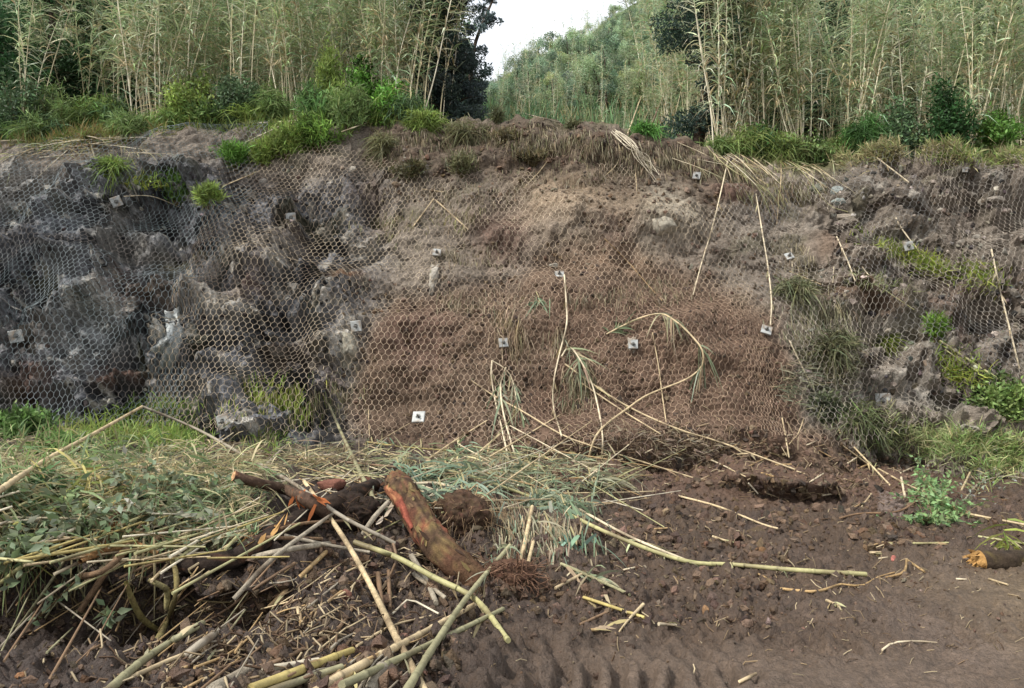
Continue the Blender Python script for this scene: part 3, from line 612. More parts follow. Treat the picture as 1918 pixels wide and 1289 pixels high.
CANES = [
 # --- long bent canes hanging down the face
 ("thin bent cane hanging straight from the plate in the wall's middle", [(1057, 515), (1061, 573), (1061, 610), (1048, 663), (1037, 717), (1037, 763), (1052, 817)], 12, 10, 'pale', None),
 ("arched cane right of the central plate's cane, bending over to the brush below", [(1052, 668, .10), (1067, 650, .12), (1090, 680, .12), (1110, 723, .1), (1123, 777, .08), (1129, 823, .05), (1128, 850, .03)], 11, 10, 'pale', [(.02, .3, 30, .34, GD, .9, .022, .7)]),
 ("big looping leafy cane arching over the smooth mud right of centre", [(1136, 626, .05), (1173, 607, .1), (1207, 593, .13), (1240, 588, .15), (1263, 600, .15), (1278, 612, .15), (1298, 632, .15), (1315, 655, .14), (1317, 680, .14), (1304, 698, .12), (1278, 714, .1), (1213, 740, .08), (1173, 767, .06), (1133, 797, .04), (1113, 823, .03), (1103, 857, .02)], 10, 13, 'tan', [(.0, .07, 18, .32, GD2, .7, .02, .4), (.16, .34, 26, .28, GD, .8, .02, 1.0), (.36, .40, 8, .3, GD, .6, .02, 1.3), (.43, .48, 12, .36, GD, .5, .022, 1.4)]),
 ("long straight cane slanting down right from the arched cane's leaf tuft", [(1058, 682, .03), (1140, 740, .05), (1207, 777, .04), (1279, 807, .03), (1345, 827, .02), (1490, 880, .02)], 12, 9, 'tan', None),
 ("shorter straight cane lying just under the long slanting one on the mud", [(1088, 717), (1167, 770), (1237, 813)], 9, 8, 'tan', None),
 ("long thin cane crossing behind the twin upright canes, slanting down right", [(883, 713), (923, 740, .02), (983, 773, .03), (1050, 813, .03), (1107, 835, .02), (1187, 860, .02), (1298, 895)], 10, 8, 'tan', None),
 ("left one of the twin upright canes over the brush, folded at its top", [(922, 675, .06), (920, 703, .08), (927, 747, .08), (940, 803, .05), (953, 862, .02)], 12, 12, 'pale', None),
 ("right one of the twin upright canes, with a hanging tuft of grey-green leaves", [(948, 688, .10), (938, 717, .10), (940, 757, .09), (950, 803, .06), (968, 862, .03)], 12, 12, 'pale', [(.0, .4, 28, .4, GD, .45, .022, 1.4)]),
 ("thin cane top drooping with leaves right of the twin upright canes", [(922, 676, .08), (948, 692, .11), (960, 713, .11), (970, 757, .08), (983, 787, .05)], 7, 5, 'pale', [(.2, .95, 32, .38, GD, .45, .022, 1.4)]),
 ("thin upright cane on the mud under the loop of the big arching cane", [(1222, 623), (1233, 683), (1240, 737), (1248, 793)], 7, 7, 'tan', None),
 ("thin dark twig slanting across the bare soil above the arching cane", [(1132, 447), (1173, 487), (1213, 533), (1240, 563)], 7, 5, 'dry', None),
 ("thin upright stick on the mud left of the low square plate", [(690, 767), (692, 817)], 7, 6, 'tan', None),
 ("thin cane reaching up right out of the brush under the twin canes' left side", [(912, 788, .03), (853, 825, .02), (800, 862)], 10, 12, 'tan', None),
 ("cane slanting up right from the brush to the foot of the central hanging cane", [(1050, 777, .02), (973, 823, .03), (907, 862)], 9, 12, 'tan', None),
 ("cane slanting up right to the bottom of the twin upright canes", [(937, 813, .02), (880, 862, .01)], 10, 11, 'tan', None),
 # --- top of the wall
 ("pale cane lying level at the lip under the bright left shrub", [(640, 175, .15), (700, 187, .12), (773, 203, .05)], 11, 9, 'pale', None),
 ("second level pale cane just below the first under the bright shrub", [(600, 188, .15), (690, 196, .1), (770, 204, .05)], 10, 8, 'pale', None),
 ("short pale stick sticking out of the green shrub above the black cavity", [(640, 247, .08), (668, 237, .1), (697, 227, .08)], 9, 8, 'pale', None),
 ("left half of the broken V of sticks on the upper wall left of centre", [(812, 373, .03), (775, 423)], 11, 9, 'tan', None),
 ("right half of the broken V of sticks on the upper wall left of centre", [(815, 374, .03), (877, 430)], 12, 11, 'tan', None),
 ("short level stick above the broken V of sticks", [(790, 354), (832, 360)], 9, 8, 'tan', None),
 ("thin stick leaning up right on the upper wall's middle", [(1025, 302, .05), (1010, 322), (980, 353)], 7, 6, 'tan', None),
 ("thin stem curling down left from the hanging straw bundle at the lip", [(1160, 273, .05), (1157, 305, .03), (1125, 337)], 6, 5, 'tan', None),
 ("short thin stem hanging under the straw bundle at the lip", [(1190, 317), (1193, 360)], 6, 5, 'tan', None),
 ("brown cane leaning steeply left in front of the dry thicket right of the gully", [(1247, 120, .6), (1215, 177, .3), (1183, 233)], 13, 16, 'dry', None),
 ("brown cane leaning left beside the steep one in front of the dry thicket", [(1263, 150, .5), (1227, 240)], 12, 14, 'dry', None),
 ("dark broken branch lying at the gully's mouth behind the lip", [(945, 180, .1), (975, 215, .05)], 16, 12, 'brn', None),
 ("thin grey stick lying at the gully's mouth across the dark branch", [(950, 205, .1), (1050, 230, .03)], 11, 9, 'gry', None),
 ("long cane hanging from the right lip straight down to the smooth mud's top", [(1363, 302, .05), (1349, 365, .03), (1333, 430, .03), (1315, 490, .02), (1298, 553)], 11, 9, 'pale', None),
 ("long upright cane on the net with its foot at the tilted plate", [(1416, 363, .04), (1427, 430, .05), (1438, 497, .05), (1445, 563, .04), (1443, 610)], 10, 11, 'pale', None),
 ("thin branching dead stem hanging over the dark net under the right lip", [(1462, 293, .05), (1463, 330, .03), (1458, 385), (1455, 420)], 8, 5, 'tan', [(.0, 1., 14, .3, DRYL, .7, .012, .8)]),
 ("short pale stick on the grassy edge at right, above the bare stony face", [(1642, 295, .05), (1703, 342)], 11, 9, 'pale', None),
 ("thin stick slanting past the grey plate above the grass ledge", [(1678, 408, .02), (1690, 430, .03), (1732, 485)], 10, 8, 'pale', None),
 ("short leaning stick at the left tip of the grass ledge, the upper of two", [(1567, 443, .04), (1588, 490, .03), (1602, 527)], 10, 9, 'pale', None),
 ("short leaning stick below the grass ledge, the lower of two", [(1615, 500, .04), (1652, 548)], 9, 8, 'pale', None),
 ("tiny upright stick between the two short leaning sticks' tops at right", [(1562, 500, .03), (1560, 530)], 7, 6, 'pale', None),
 ("tall leaning cane on the bare rock at the far right", [(1857, 467, .05), (1867, 515, .06), (1878, 563, .06), (1894, 627, .05), (1910, 692)], 12, 11, 'pale', None),
 ("thick cane lying down right over the green bush at the right border", [(1760, 638, .1), (1828, 683, .15), (1925, 745, .15)], 13, 16, 'grn', None),
 ("thin cane under the thick one over the green bush at the right border", [(1770, 655, .08), (1890, 737, .1)], 8, 8, 'grn', None),
 ("thin stem running down right over the net between mud shelf and bush", [(1652, 540, .05), (1712, 580, .03)], 7, 6, 'grn', None),
 ("slender cane lying over the net beside the tangled dead leaves at right", [(1478, 637, .03), (1505, 693, .04), (1533, 748)], 9, 8, 'pale', None),
 ("slender stick along the left edge of the brown mud shelf", [(1478, 508, .02), (1538, 533)], 9, 7, 'tan', None),
 ("short stick standing by the dull plate above the mud shelf", [(1482, 466, .03), (1484, 500)], 7, 7, 'pale', None),
 ("upright stick in the straw at the foot of the smooth mud", [(1465, 783, .02), (1478, 857)], 9, 9, 'tan', None),
 ("short stick right of the upright stick at the smooth mud's foot", [(1474, 790, .02), (1485, 812)], 8, 8, 'tan', None),
 ("forked twig at the smooth mud's lower right corner", [(1506, 782, .03), (1495, 812), (1478, 832)], 7, 6, 'tan', None),
 ("thin stick leaning on the mud's foot under the loop's straight end", [(1288, 815, .02), (1308, 860)], 8, 7, 'tan', None),
 ("stick pointing down right from the leafy debris at the wall's right foot", [(1555, 760, .04), (1575, 815)], 8, 7, 'tan', None),
 # --- far left top
 ("leafy cane lying left over the net at the upper left, its top drooping", [(268, 257, .06), (210, 260, .10), (150, 263, .12), (83, 273, .12), (10, 296, .08)], 11, 6, 'wht', [(.35, 1., 46, .5, '#a6a77c', .5, .022, .6)]),
 ("bare side branch dropping from the leafy cane at the upper left", [(143, 267, .1), (105, 300, .07), (70, 333)], 8, 6, 'wht', None),
 ("long pale cane lying level on the left lip over the bulging net", [(423, 234, .05), (510, 229, .10), (600, 224, .10)], 11, 9, 'wht', None),
 ("short pale cane pointing down left below the level cane at the left lip", [(523, 237, .1), (457, 268, .03)], 9, 8, 'wht', None),
 ("pale stick on the net below the green shrub at upper left", [(487, 320, .03), (417, 349)], 10, 9, 'tan', None),
 ("thin stick curving over the dark cavity's brow at upper left", [(232, 368, .03), (285, 368, .05), (340, 390)], 8, 6, 'pale', None),
 # --- foreground brush: long canes
 ("left half of the big snapped cane rising to the peak at lower left", [(-30, 938, 1.6), (88, 860, 1.85), (180, 810, 1.95), (266, 762, 1.95)], 15, 14, 'tan', None),
 ("right half of the big snapped cane running down from the peak into the brush", [(268, 762, 1.95), (367, 803, 1.6), (467, 859, 1.15), (550, 906, .7), (640, 967, .36), (740, 1018, .12)], 14, 13, 'gry', None),
 ("long level dark cane lying along the wall's foot behind the snapped cane", [(370, 841, .12), (560, 857, .15), (690, 870, .15), (838, 885, .12), (905, 905, .08)], 12, 10, 'brn', None),
 ("level yellowish cane at the wall's foot under the low square plate", [(687, 828, .05), (763, 838, .08), (853, 845, .05)], 11, 9, 'yel', None),
 ("thick greenish cane leaning from the wall's foot down to the broken trunk", [(615, 757, .1), (640, 812, .25), (672, 880, .3), (710, 955, .15)], 16, 20, 'olive', None),
 ("very long greenish cane running from the brush's middle out over the mud", [(873, 889, .18), (1007, 936, .16), (1140, 999, .1), (1279, 1050, .05), (1378, 1058, .02), (1490, 1068, .02), (1622, 1076)], 14, 17, 'lime', [(.5, .98, 26, .13, '#b7ba8c', 1.2, .012, .5)]),
 ("second long cane beside the very long green-tipped one, ending at its middle", [(1053, 936, .14), (1173, 1002, .08), (1290, 1052, .04)], 11, 11, 'pale', [(.3, 1., 14, .2, '#aaa27c', .9, .01, .5)]),
 ("pale thick cane running right from the broken trunk's top", [(770, 907, .2), (823, 906, .2), (900, 931, .15), (963, 948, .1)], 14, 12, 'pale', None),
 ("thick yellow-green cane in front of the trunk's foot, running down right", [(663, 1016, .12), (740, 1043, .16), (815, 1083, .2), (890, 1122, .16), (952, 1200)], 19, 14, 'lime', None),
 ("long thick tan cane leaning from the cut branch down to the bottom border", [(570, 902, .35), (640, 1002, .35), (690, 1089, .3), (740, 1190, .22), (800, 1305, .1)], 15, 17, 'tan', None),
 ("long grey-green cane crossing the tan one near the bottom border", [(955, 1022, .10), (880, 1112, .22), (820, 1199, .22), (755, 1305, .12)], 14, 16, 'olive', [(.0, .28, 18, .2, GD, .6, .014, .5)]),
 ("upper one of the two parallel thick canes at the bottom, left of the crossing", [(892, 1131, .06), (773, 1196, .12), (640, 1266, .06), (570, 1310, .04)], 15, 17, 'tan', None),
 ("lower one of the two parallel thick canes at the bottom, left of the crossing", [(942, 1141, .03), (827, 1197, .06), (640, 1284, .04)], 12, 15, 'olive', None),
 ("thick upright cane stuck in the brush right of the root ball", [(997, 949, .35), (973, 1066, .0)], 15, 16, 'tan', None),
 ("shorter upright cane right beside the thick upright one by the root ball", [(999, 1015, .2), (985, 1072)], 12, 13, 'tan', None),
 ("dark thin cane standing up in the leaf heap behind the green leaves", [(1011, 850, .25), (1003, 930, .1)], 10, 10, 'gry', None),
 ("short cane lying on the mud left of the yellow canes at the bottom middle", [(1097, 1072), (1040, 1102)], 11, 10, 'tan', None),
 ("leafy green cane end lying on the mud right of the root ball", [(1050, 1056, .05), (1095, 1075, .03), (1180, 1114)], 12, 10, 'olive', [(.0, .6, 24, .3, GD, .8, .024, .4)]),
 ("bright yellow cane lying on the open mud at the bottom middle", [(1093, 1119), (1207, 1157)], 11, 10, 'yel', None),
 ("brown stick lying across the end of the bright yellow cane", [(1205, 1132, .03), (1178, 1160), (1160, 1183)], 11, 5, 'tan', None),
 ("brown stick on the mud just left of the yellow cane's middle", [(1148, 1142), (1086, 1170)], 9, 8, 'brn', None),
 ("thin level cane on the mud above the drooping green leaves", [(1007, 924, .05), (1130, 923, .04), (1245, 920)], 8, 7, 'tan', None),
 ("knotty cane lying on the mud below the undercut's left end", [(1257, 925), (1278, 931), (1345, 949), (1428, 982), (1457, 990)], 12, 9, 'tan', None),
 ("wavy brown branch lying on the mud left of the cut green shrub", [(1573, 971), (1612, 962, .02), (1678, 959, .03), (1715, 940, .08), (1732, 922, .12)], 10, 9, 'brn', None),
 ("long wavy root lying on the open mud at lower right", [(1463, 1103), (1528, 1108), (1578, 1094), (1612, 1098), (1645, 1081), (1676, 1072)], 10, 6, 'dry', None),
 ("hooked pale root end standing up on the mud at lower right", [(1660, 1082), (1690, 1074), (1697, 1062, .03), (1698, 1049, .06)], 10, 8, 'dry', None),
 ("straight cane with a red torn end lying on the mud left of the splintered log", [(1664, 1018), (1720, 1018, .01), (1782, 1017)], 11, 9, 'lime', None),
 ("level cane at the right border above the splintered log", [(1832, 1005, .03), (1930, 1020, .02)], 10, 10, 'grn', None),
 ("thin level cane at the right border behind the cut green shrub", [(1810, 962, .05), (1930, 985, .05)], 11, 10, 'tan', None),
 ("slanting cane on the mud ending left of the cut green shrub, the longer one", [(1645, 878, .02), (1690, 903, .02), (1737, 925)], 11, 10, 'tan', None),
 ("slanting cane on the mud ending left of the cut green shrub, the upper one", [(1600, 838, .02), (1668, 910)], 11, 10, 'tan', None),
 ("stubby pale stick standing in the mud above the smooth mud slab", [(1688, 895, .02), (1695, 930)], 14, 12, 'pale', None),
 ("bent stick sticking up right behind the cut green shrub", [(1817, 885, .08), (1800, 920)], 12, 10, 'tan', None),
 ("forked pale stick lying alone on the open mud near the lower right", [(1652, 1218), (1672, 1205), (1712, 1201), (1755, 1204)], 6, 5, 'pale', None),
 ("long grey branch lying over the mud at the right border behind the shrub", [(1808, 935, .1), (1835, 905, .15), (1880, 892, .15), (1930, 898, .1)], 10, 8, 'gry', None),
 ("thin stick between the upper and the long slanting canes above the mud slab", [(1575, 832), (1640, 880, .02)], 8, 7, 'tan', None),
 ("thin stick slanting on the mud right of the undercut", [(1632, 925), (1612, 952)], 9, 8, 'tan', None),
 ("short stick standing at the undercut's right end", [(1567, 912, .03), (1575, 935)], 8, 8, 'tan', None),
 ("short stick hanging over the undercut's left part", [(1402, 905, .05), (1420, 925, .03)], 8, 7, 'wht', None),
 # --- left brush
 ("yellow cane rising right out of the left brush, the highest of its sheaf", [(-20, 1062, .15), (100, 1005, .25), (190, 960, .3), (232, 925, .3)], 12, 10, 'yel', None),
 ("yellow cane second in the sheaf at left, just below the highest one", [(-10, 1050, .15), (130, 985, .22), (215, 950, .25)], 10, 8, 'yel', None),
 ("green-yellow cane lowest in the sheaf at left, above the dark hollow", [(-15, 1105, .10), (60, 1048, .2), (140, 1010, .25), (205, 975, .25)], 12, 9, 'lime', None),
 ("level pale cane crossing behind the snapped cane's left half", [(-10, 897, .25), (60, 900, .28), (160, 906, .25)], 13, 11, 'tan', None),
 ("level pale cane continuing to the right of the dead stem in the left brush", [(155, 903, .3), (230, 880, .3), (215, 874, .3)], 9, 7, 'tan', None),
 ("short pale cane lying in the left brush between stem and dark branch", [(295, 881, .2), (345, 884, .2), (425, 885, .15)], 10, 9, 'pale', None),
 ("bundle-like thick pale cane slanting up right behind the dark branch's cut end", [(300, 925, .15), (335, 885, .25), (365, 852, .3)], 13, 12, 'pale', None),
 ("second thick pale cane slanting up right, right of the bundle-like one", [(318, 930, .12), (345, 895, .22), (373, 860, .25)], 10, 9, 'pale', None),
 ("thin upright dead stem left of the slanting pale canes", [(298, 915, .15), (295, 858, .25)], 8, 8, 'pale', None),
 ("green grass-like cane bending down left from the brush into the dark hollow", [(125, 1042, .15), (95, 1090, .2), (30, 1180, .05)], 8, 6, 'olive', None),
 ("thin brown twig reaching right under the orange bark strip", [(224, 1083, .1), (270, 1062, .15), (330, 1044, .12)], 7, 8, 'brn', None),
 ("yellow mossy cane on the soil at the bottom left, pointing up right", [(195, 1300, .0), (283, 1226, .04), (380, 1167, .03)], 15, 13, 'olive', None),
 ("grey stick on the soil right above the yellow mossy cane", [(345, 1229), (390, 1196, .01), (428, 1170)], 15, 14, 'gry', None),
 ("thin long pale stick running up right across the soil at the bottom left", [(240, 1272), (345, 1226, .02), (455, 1193)], 9, 8, 'tan', None),
 ("thick grey stump of branch at the bottom border, left part", [(400, 1296, .0), (435, 1274, .02), (468, 1255, .02)], 26, 23, 'gry', None),
 ("brown peeled stick on the soil slope left of the long tan cane", [(619, 1026, .06), (565, 1078, .03), (504, 1138)], 13, 13, 'dry', None),
 ("long thin brown twig along the soil slope left of the peeled stick", [(552, 1055, .05), (480, 1100, .03), (430, 1138), (385, 1165)], 9, 7, 'brn', None),
 ("upper split cane of the flattened bundle at the bottom border", [(488, 1256), (596, 1238, .02)], 14, 13, 'wht', None),
 ("middle cane of the flattened bundle at the bottom border", [(470, 1290), (540, 1264, .02), (660, 1218, .02)], 16, 14, 'yel', None),
 ("lowest cane of the flattened bundle at the bottom border", [(480, 1306), (560, 1276, .02), (640, 1250, .02)], 15, 13, 'olive', None),
 ("thick pale stub of branch at the bottom border under the parallel canes", [(690, 1300), (716, 1250, .03)], 30, 26, 'gry', None),
 ("grey forked branch under the yellow-green cane at the trunk's foot", [(770, 1040, .1), (800, 1090, .08), (817, 1130)], 19, 14, 'gry', None),
 ("grey side limb of the forked branch pointing right at the trunk's foot", [(775, 1075, .08), (835, 1121)], 15, 13, 'gry', None),
 ("pale torn branch leaning against the trunk's wounded side", [(680, 1000, .1), (700, 970, .25), (727, 940, .35)], 18, 15, 'gry', None),
 ("thin dark stick under the twigs below the yellow-green cane, upright", [(708, 1075, .04), (716, 1150)], 16, 14, 'brn', None),
 ("second thin dark upright stick beside the long tan cane", [(728, 1070, .04), (730, 1140)], 12, 12, 'brn', None),
 ("thin pale twig lying across the soil left of the crossing canes", [(668, 1210), (735, 1172, .02), (815, 1152, .03)], 6, 6, 'tan', None),
 ("thin bent twig running down the soil in the lower left middle", [(668, 1125), (640, 1170), (600, 1200), (520, 1238), (480, 1250)], 8, 9, 'brn', None),
 ("thin pale stick lying along the soil left of the red wood scrap", [(640, 1108), (590, 1145), (562, 1165)], 8, 7, 'dry', None),
 ("curled pale root on the soil slope in the lower left middle", [(557, 1137), (562, 1160), (575, 1172), (595, 1174)], 7, 5, 'tan', None),
 ("bent pale twig below the trunk's foot, folded like a tent", [(735, 1150, .02), (765, 1122, .1), (775, 1125, .1), (822, 1150, .02)], 6, 6, 'wht', None),
 ("brown curved twig under the yellow-green cane, left of the trunk's foot", [(735, 1012, .1), (742, 1040, .1), (738, 1062, .08), (720, 1095, .04)], 10, 7, 'brn', None),
]
FAN = [[(1311, 262, .06), (1378, 293, .08), (1440, 362)], [(1300, 255, .05), (1365, 285, .08), (1415, 330, .03), (1435, 345)], [(1318, 268, .04), (1360, 310, .05), (1430, 352)], [(1330, 262, .1), (1400, 290, .12), (1462, 345, .03)], [(1350, 270, .1), (1420, 310, .1), (1458, 352, .02)],
       [(1411, 277, .12), (1478, 303, .14), (1512, 333, .12), (1552, 383, .06), (1588, 397)], [(1415, 272, .1), (1480, 298, .12), (1530, 318, .08), (1552, 342, .02)], [(1400, 280, .08), (1470, 296, .14), (1520, 330, .1), (1548, 352, .02)], [(1340, 285, .03), (1385, 322, .05), (1445, 368)], [(1430, 285, .1), (1500, 312, .12), (1545, 335, .05)]]
for lb, pts, r0, r1, c, lv in CANES:
    brk = 'snapped' in lb
    isstick = any(q in lb for q in ('stick', 'twig', 'branch', 'root', 'stub', 'stump', 'limb', 'dead stem'))
    nm = 'root' if ' root ' in lb else 'branch' if any(q in lb for q in ('branch', 'stub', 'limb')) else 'twig' if 'twig' in lb else 'stick' if isstick else 'fallen_cane'
    fallen(nm, lb, {'fallen_cane': 'cane'}.get(nm, nm), pts, r0, r1, c, lv, mat=M_BARK if nm in ('branch', 'root') else None, node=5. if nm in ('branch', 'root', 'twig') else .2, sides=9 if r0 > 12 else 6,
           group={'fallen_cane': 'fallen canes', 'stick': 'loose sticks', 'twig': 'loose twigs', 'branch': 'broken branches', 'root': 'bare roots'}[nm])
for k, pts in enumerate(FAN):
    fallen('fallen_cane', "dead cane in the fan of canes spilling down right over the right lip", 'cane', pts, 9, 6, ('pale', 'tan', 'grn')[k % 3], [(.25, 1., 14, .4, '#8f8f68', .5, .016, .6)], group="fan of dead canes over the right lip", sides=5)
for k in range(13):
    a, b, c = rng.normal(size=3)
    fallen('fallen_cane', "dry stem in the straw bundle hanging over the lip right of centre", 'cane', [(1153 + 6 * a, 247 + 3 * b, .10), (1180 + 8 * a, 270 + 6 * b, .13), (1200 + 9 * b, 293 + 6 * a, .10), (1225 + 10 * a + 14 * (k == 3), 322 + 9 * c)], 6, 4, 'wht', group="straw bundle hanging over the lip", sides=5)
for k in range(26):
    x = rng.uniform(1175, 1300); t_ = rng.uniform(10, 60)
    fallen('fallen_cane', "dead brown cane in the leaning dry stack right of the gully", 'cane', [(x + t_ * .7, 232 - t_ * rng.uniform(.9, 1.7), rng.uniform(.2, .5)), (x, 240 + rng.uniform(-8, 12), .02)], 11, 13, ('dry', 'brn', 'tan')[k % 3], group="dry cane stack leaning right of the gully", sides=5)

for k in range(120):                                           # the tangle of the left brush heap
    x, y = rng.uniform(-40 if k % 6 else -300, 500), rng.uniform(870, 1050); a = rng.normal() * .30 - .34; L = rng.uniform(80, 260); top = k % 2 * .14
    fallen('fallen_cane', "dry cane tangled in the brush heap at lower left", 'cane', [(x - L / 2, y - a * L / 2, top + rng.uniform(.15, .36)), (x + L / 2, y + a * L / 2, top + rng.uniform(.18, .4))], rng.uniform(5, 10), None, ('tan', 'wht', 'pale', 'grn', 'tan', 'yel')[k % 6], group="dry canes in the left brush heap", sides=5)
for k in range(72):                                            # canes in the heap along the foot of the wall
    x, y = rng.uniform(610, 1190), rng.uniform(848, 955); a = rng.normal() * .42 - .02; L = rng.uniform(70, 260)
    fallen('fallen_cane', "pale dry cane lying in the tangled heap at the wall's foot", 'cane', [(x - L / 2, y - a * L / 2, rng.uniform(.10, .3)), (x + L / 2, y + a * L / 2, rng.uniform(.04, .22))], rng.uniform(4.5, 8), None, ('tan', 'pale', 'wht', 'grn', 'dry')[k % 5], group="canes in the heap at the wall's foot", sides=5)
for k in range(60):                                            # twigs over the soil slope of the bank
    x, y = rng.uniform(330, 780), rng.uniform(1040, 1285); a = -.62 + .3 * rng.normal(); L = rng.uniform(30, 110)
    fallen('twig', "thin twig lying across the dark soil slope at the bottom", 'twig', [(x - L / 2, y - a * L / 2, .01), (x + L * .1 * rng.normal(), y + 4 * rng.normal(), .03), (x + L / 2, y + a * L / 2, .01)], rng.uniform(3, 7), None, ('brn', 'dry', 'tan', 'gry')[k % 4], group="twigs on the soil slope of the bank", node=5., sides=5)
for k in range(36):                                            # twigs and stems in the dark hollow
    x, y = rng.uniform(20, 480), rng.uniform(1075, 1215); a = -.9 + .7 * rng.normal(); L = rng.uniform(40, 110)
    fallen('twig', "thin dead stem in the shaded hollow under the brush heap", 'twig', [(x - L / 2, y - a * L / 2, rng.uniform(0, .1)), (x + L / 2, y + a * L / 2, rng.uniform(0, .12))], rng.uniform(3, 6), None, ('brn', 'dry', 'gry', 'olive')[k % 4], group="dead stems in the shaded hollow", node=5., sides=5)

for k in range(22):                                            # flattened reeds spilling over the right lip
    x, y = rng.uniform(1290, 1560), rng.uniform(262, 330) ; L = rng.uniform(50, 130); a = .55 + .3 * rng.normal()
    fallen('fallen_cane', "dead cane in the fan of canes spilling down right over the right lip", 'cane', [(x - L / 2, y - a * L * .4, .10), (x, y, .14), (x + L / 2, y + a * L * .5, .03)], rng.uniform(5, 8), 4, ('pale', 'tan', 'wht')[k % 3], [(.2, 1., 12, .35, '#9c9874', .5, .014, .6)], group="fan of dead canes over the right lip", sides=5)
for k in range(12):
    x, y = rng.uniform(0, 280), rng.uniform(258, 292); L = rng.uniform(60, 150)
    fallen('fallen_cane', "flattened dry reed lying level along the left lip", 'cane', [(x - L / 2, y + rng.normal() * 8, .06), (x, y, .12), (x + L / 2, y - 6 + rng.normal() * 8, .08)], rng.uniform(5, 7), 4, ('pale', 'tan', 'wht')[k % 3], [(.2, 1., 10, .3, '#9c9874', .5, .014, .6)], group="flattened reeds along the left lip", sides=5)
for k in range(14):                                             # dark branches in the left heap
    x, y = rng.uniform(150, 640), rng.uniform(930, 1050); L = rng.uniform(90, 220); a = -.35 + .5 * rng.normal()
    fallen('branch', "dark crooked branch poking out of the brush heap at lower left", 'branch', [(x - L / 2, y - a * L / 2, .12), (x - L * .1, y + 10 * rng.normal(), .25), (x + L / 2, y + a * L / 2, .22)], rng.uniform(12, 20), None, ('brn', 'gry', 'brn')[k % 3], group="dark branches in the left brush heap", mat=M_BARK, node=5., sides=8)
# ---------------------------------------------------------------- standing canes (giant reed)
def reed(h, nl, bend, start, pale, seed, leafcol, sides=5):
    """one upright reed: jointed stem and alternate drooping leaves, in its own coordinates"""
    r_ = np.random.default_rng(seed); n = 22; t = np.linspace(0, 1, n); a = r_.uniform(0, 6.28)
    C_ = np.stack([math.cos(a) * bend * h * t ** 2.2 + .02 * h * noise(t * 2, seed * 3.1, 0.), math.sin(a) * bend * h * t ** 2.2 + .02 * h * noise(t * 2, seed * 5.3, 9.), h * (t - .12 * bend * t ** 3)], 1)
    rad = .0098 * (1 - .62 * t) * r_.uniform(.85, 1.15)
    c = np.asarray(lin(pale)) * (1 + .12 * r_.normal(size=(n, 1))); c = lay(c, lin('#93936a'), sstep(.45, .8, t) * .7)
    st = Geo(); tube(st, C_, rad, sides, c, cap=False)
    k = np.sort(r_.uniform(start, 1, nl)); i = np.clip((k * (n - 1)).astype(int), 0, n - 2); p = C_[i] + (C_[i + 1] - C_[i]) * (k * (n - 1) - i)[:, None]
    ang = a + np.pi * (np.arange(nl) % 2) + .7 * r_.normal(size=nl); up = r_.uniform(.35, 1.1, nl)
    d = np.stack([np.cos(ang), np.sin(ang), up], 1)
    lf = Geo(); cols = jit(lin(leafcol), nl, .22, .07); dry = r_.random(nl) < (.38 - .4 * k + .04); cols[dry] = jit(lin('#bdb08c'), dry.sum(), .2, .05)
    blades(lf, p, d, r_.uniform(.30, .62, nl) * (1 - .3 * k), r_.uniform(.018, .031, nl), r_.uniform(.25, .9, nl), cols, 3, side=np.stack([-np.sin(ang), np.cos(ang), 0 * ang], 1) * 0 + A(0, 0, 1) + .3 * r_.normal(size=(nl, 3)))
    return st, lf
REEDS = []
for k in range(14):
    st, lf = reed(3.0 + 1.9 * (k * .37 % 1), 74 + (k * 7) % 30, .06 + .22 * (k * .61 % 1), .14 + .24 * (k * .53 % 1), ('#ddd3b8', '#c6bb9c', '#e2d8c0', '#b3a888')[k % 4], 400 + k, ('#bac7a4', '#a8b88f', '#c4caac', '#9aad84')[k % 4])
    REEDS.append((st.mesh("standing_reed", M_CANE), lf.mesh("foliage", M_LEAF), st, lf))
def plant_reed(p, label, group, lean=(0, 0), sc=1., k=None):
    k = rng.integers(len(REEDS)) if k is None else k
    o = tag(link("standing_reed", REEDS[k][0]), label, "reed", group); o.location = p; o.rotation_euler = (lean[0], lean[1], rng.uniform(0, 6.28) if lean == (0, 0) else 0); o.scale = (sc,) * 3
    link("foliage", REEDS[k][1], o); return o
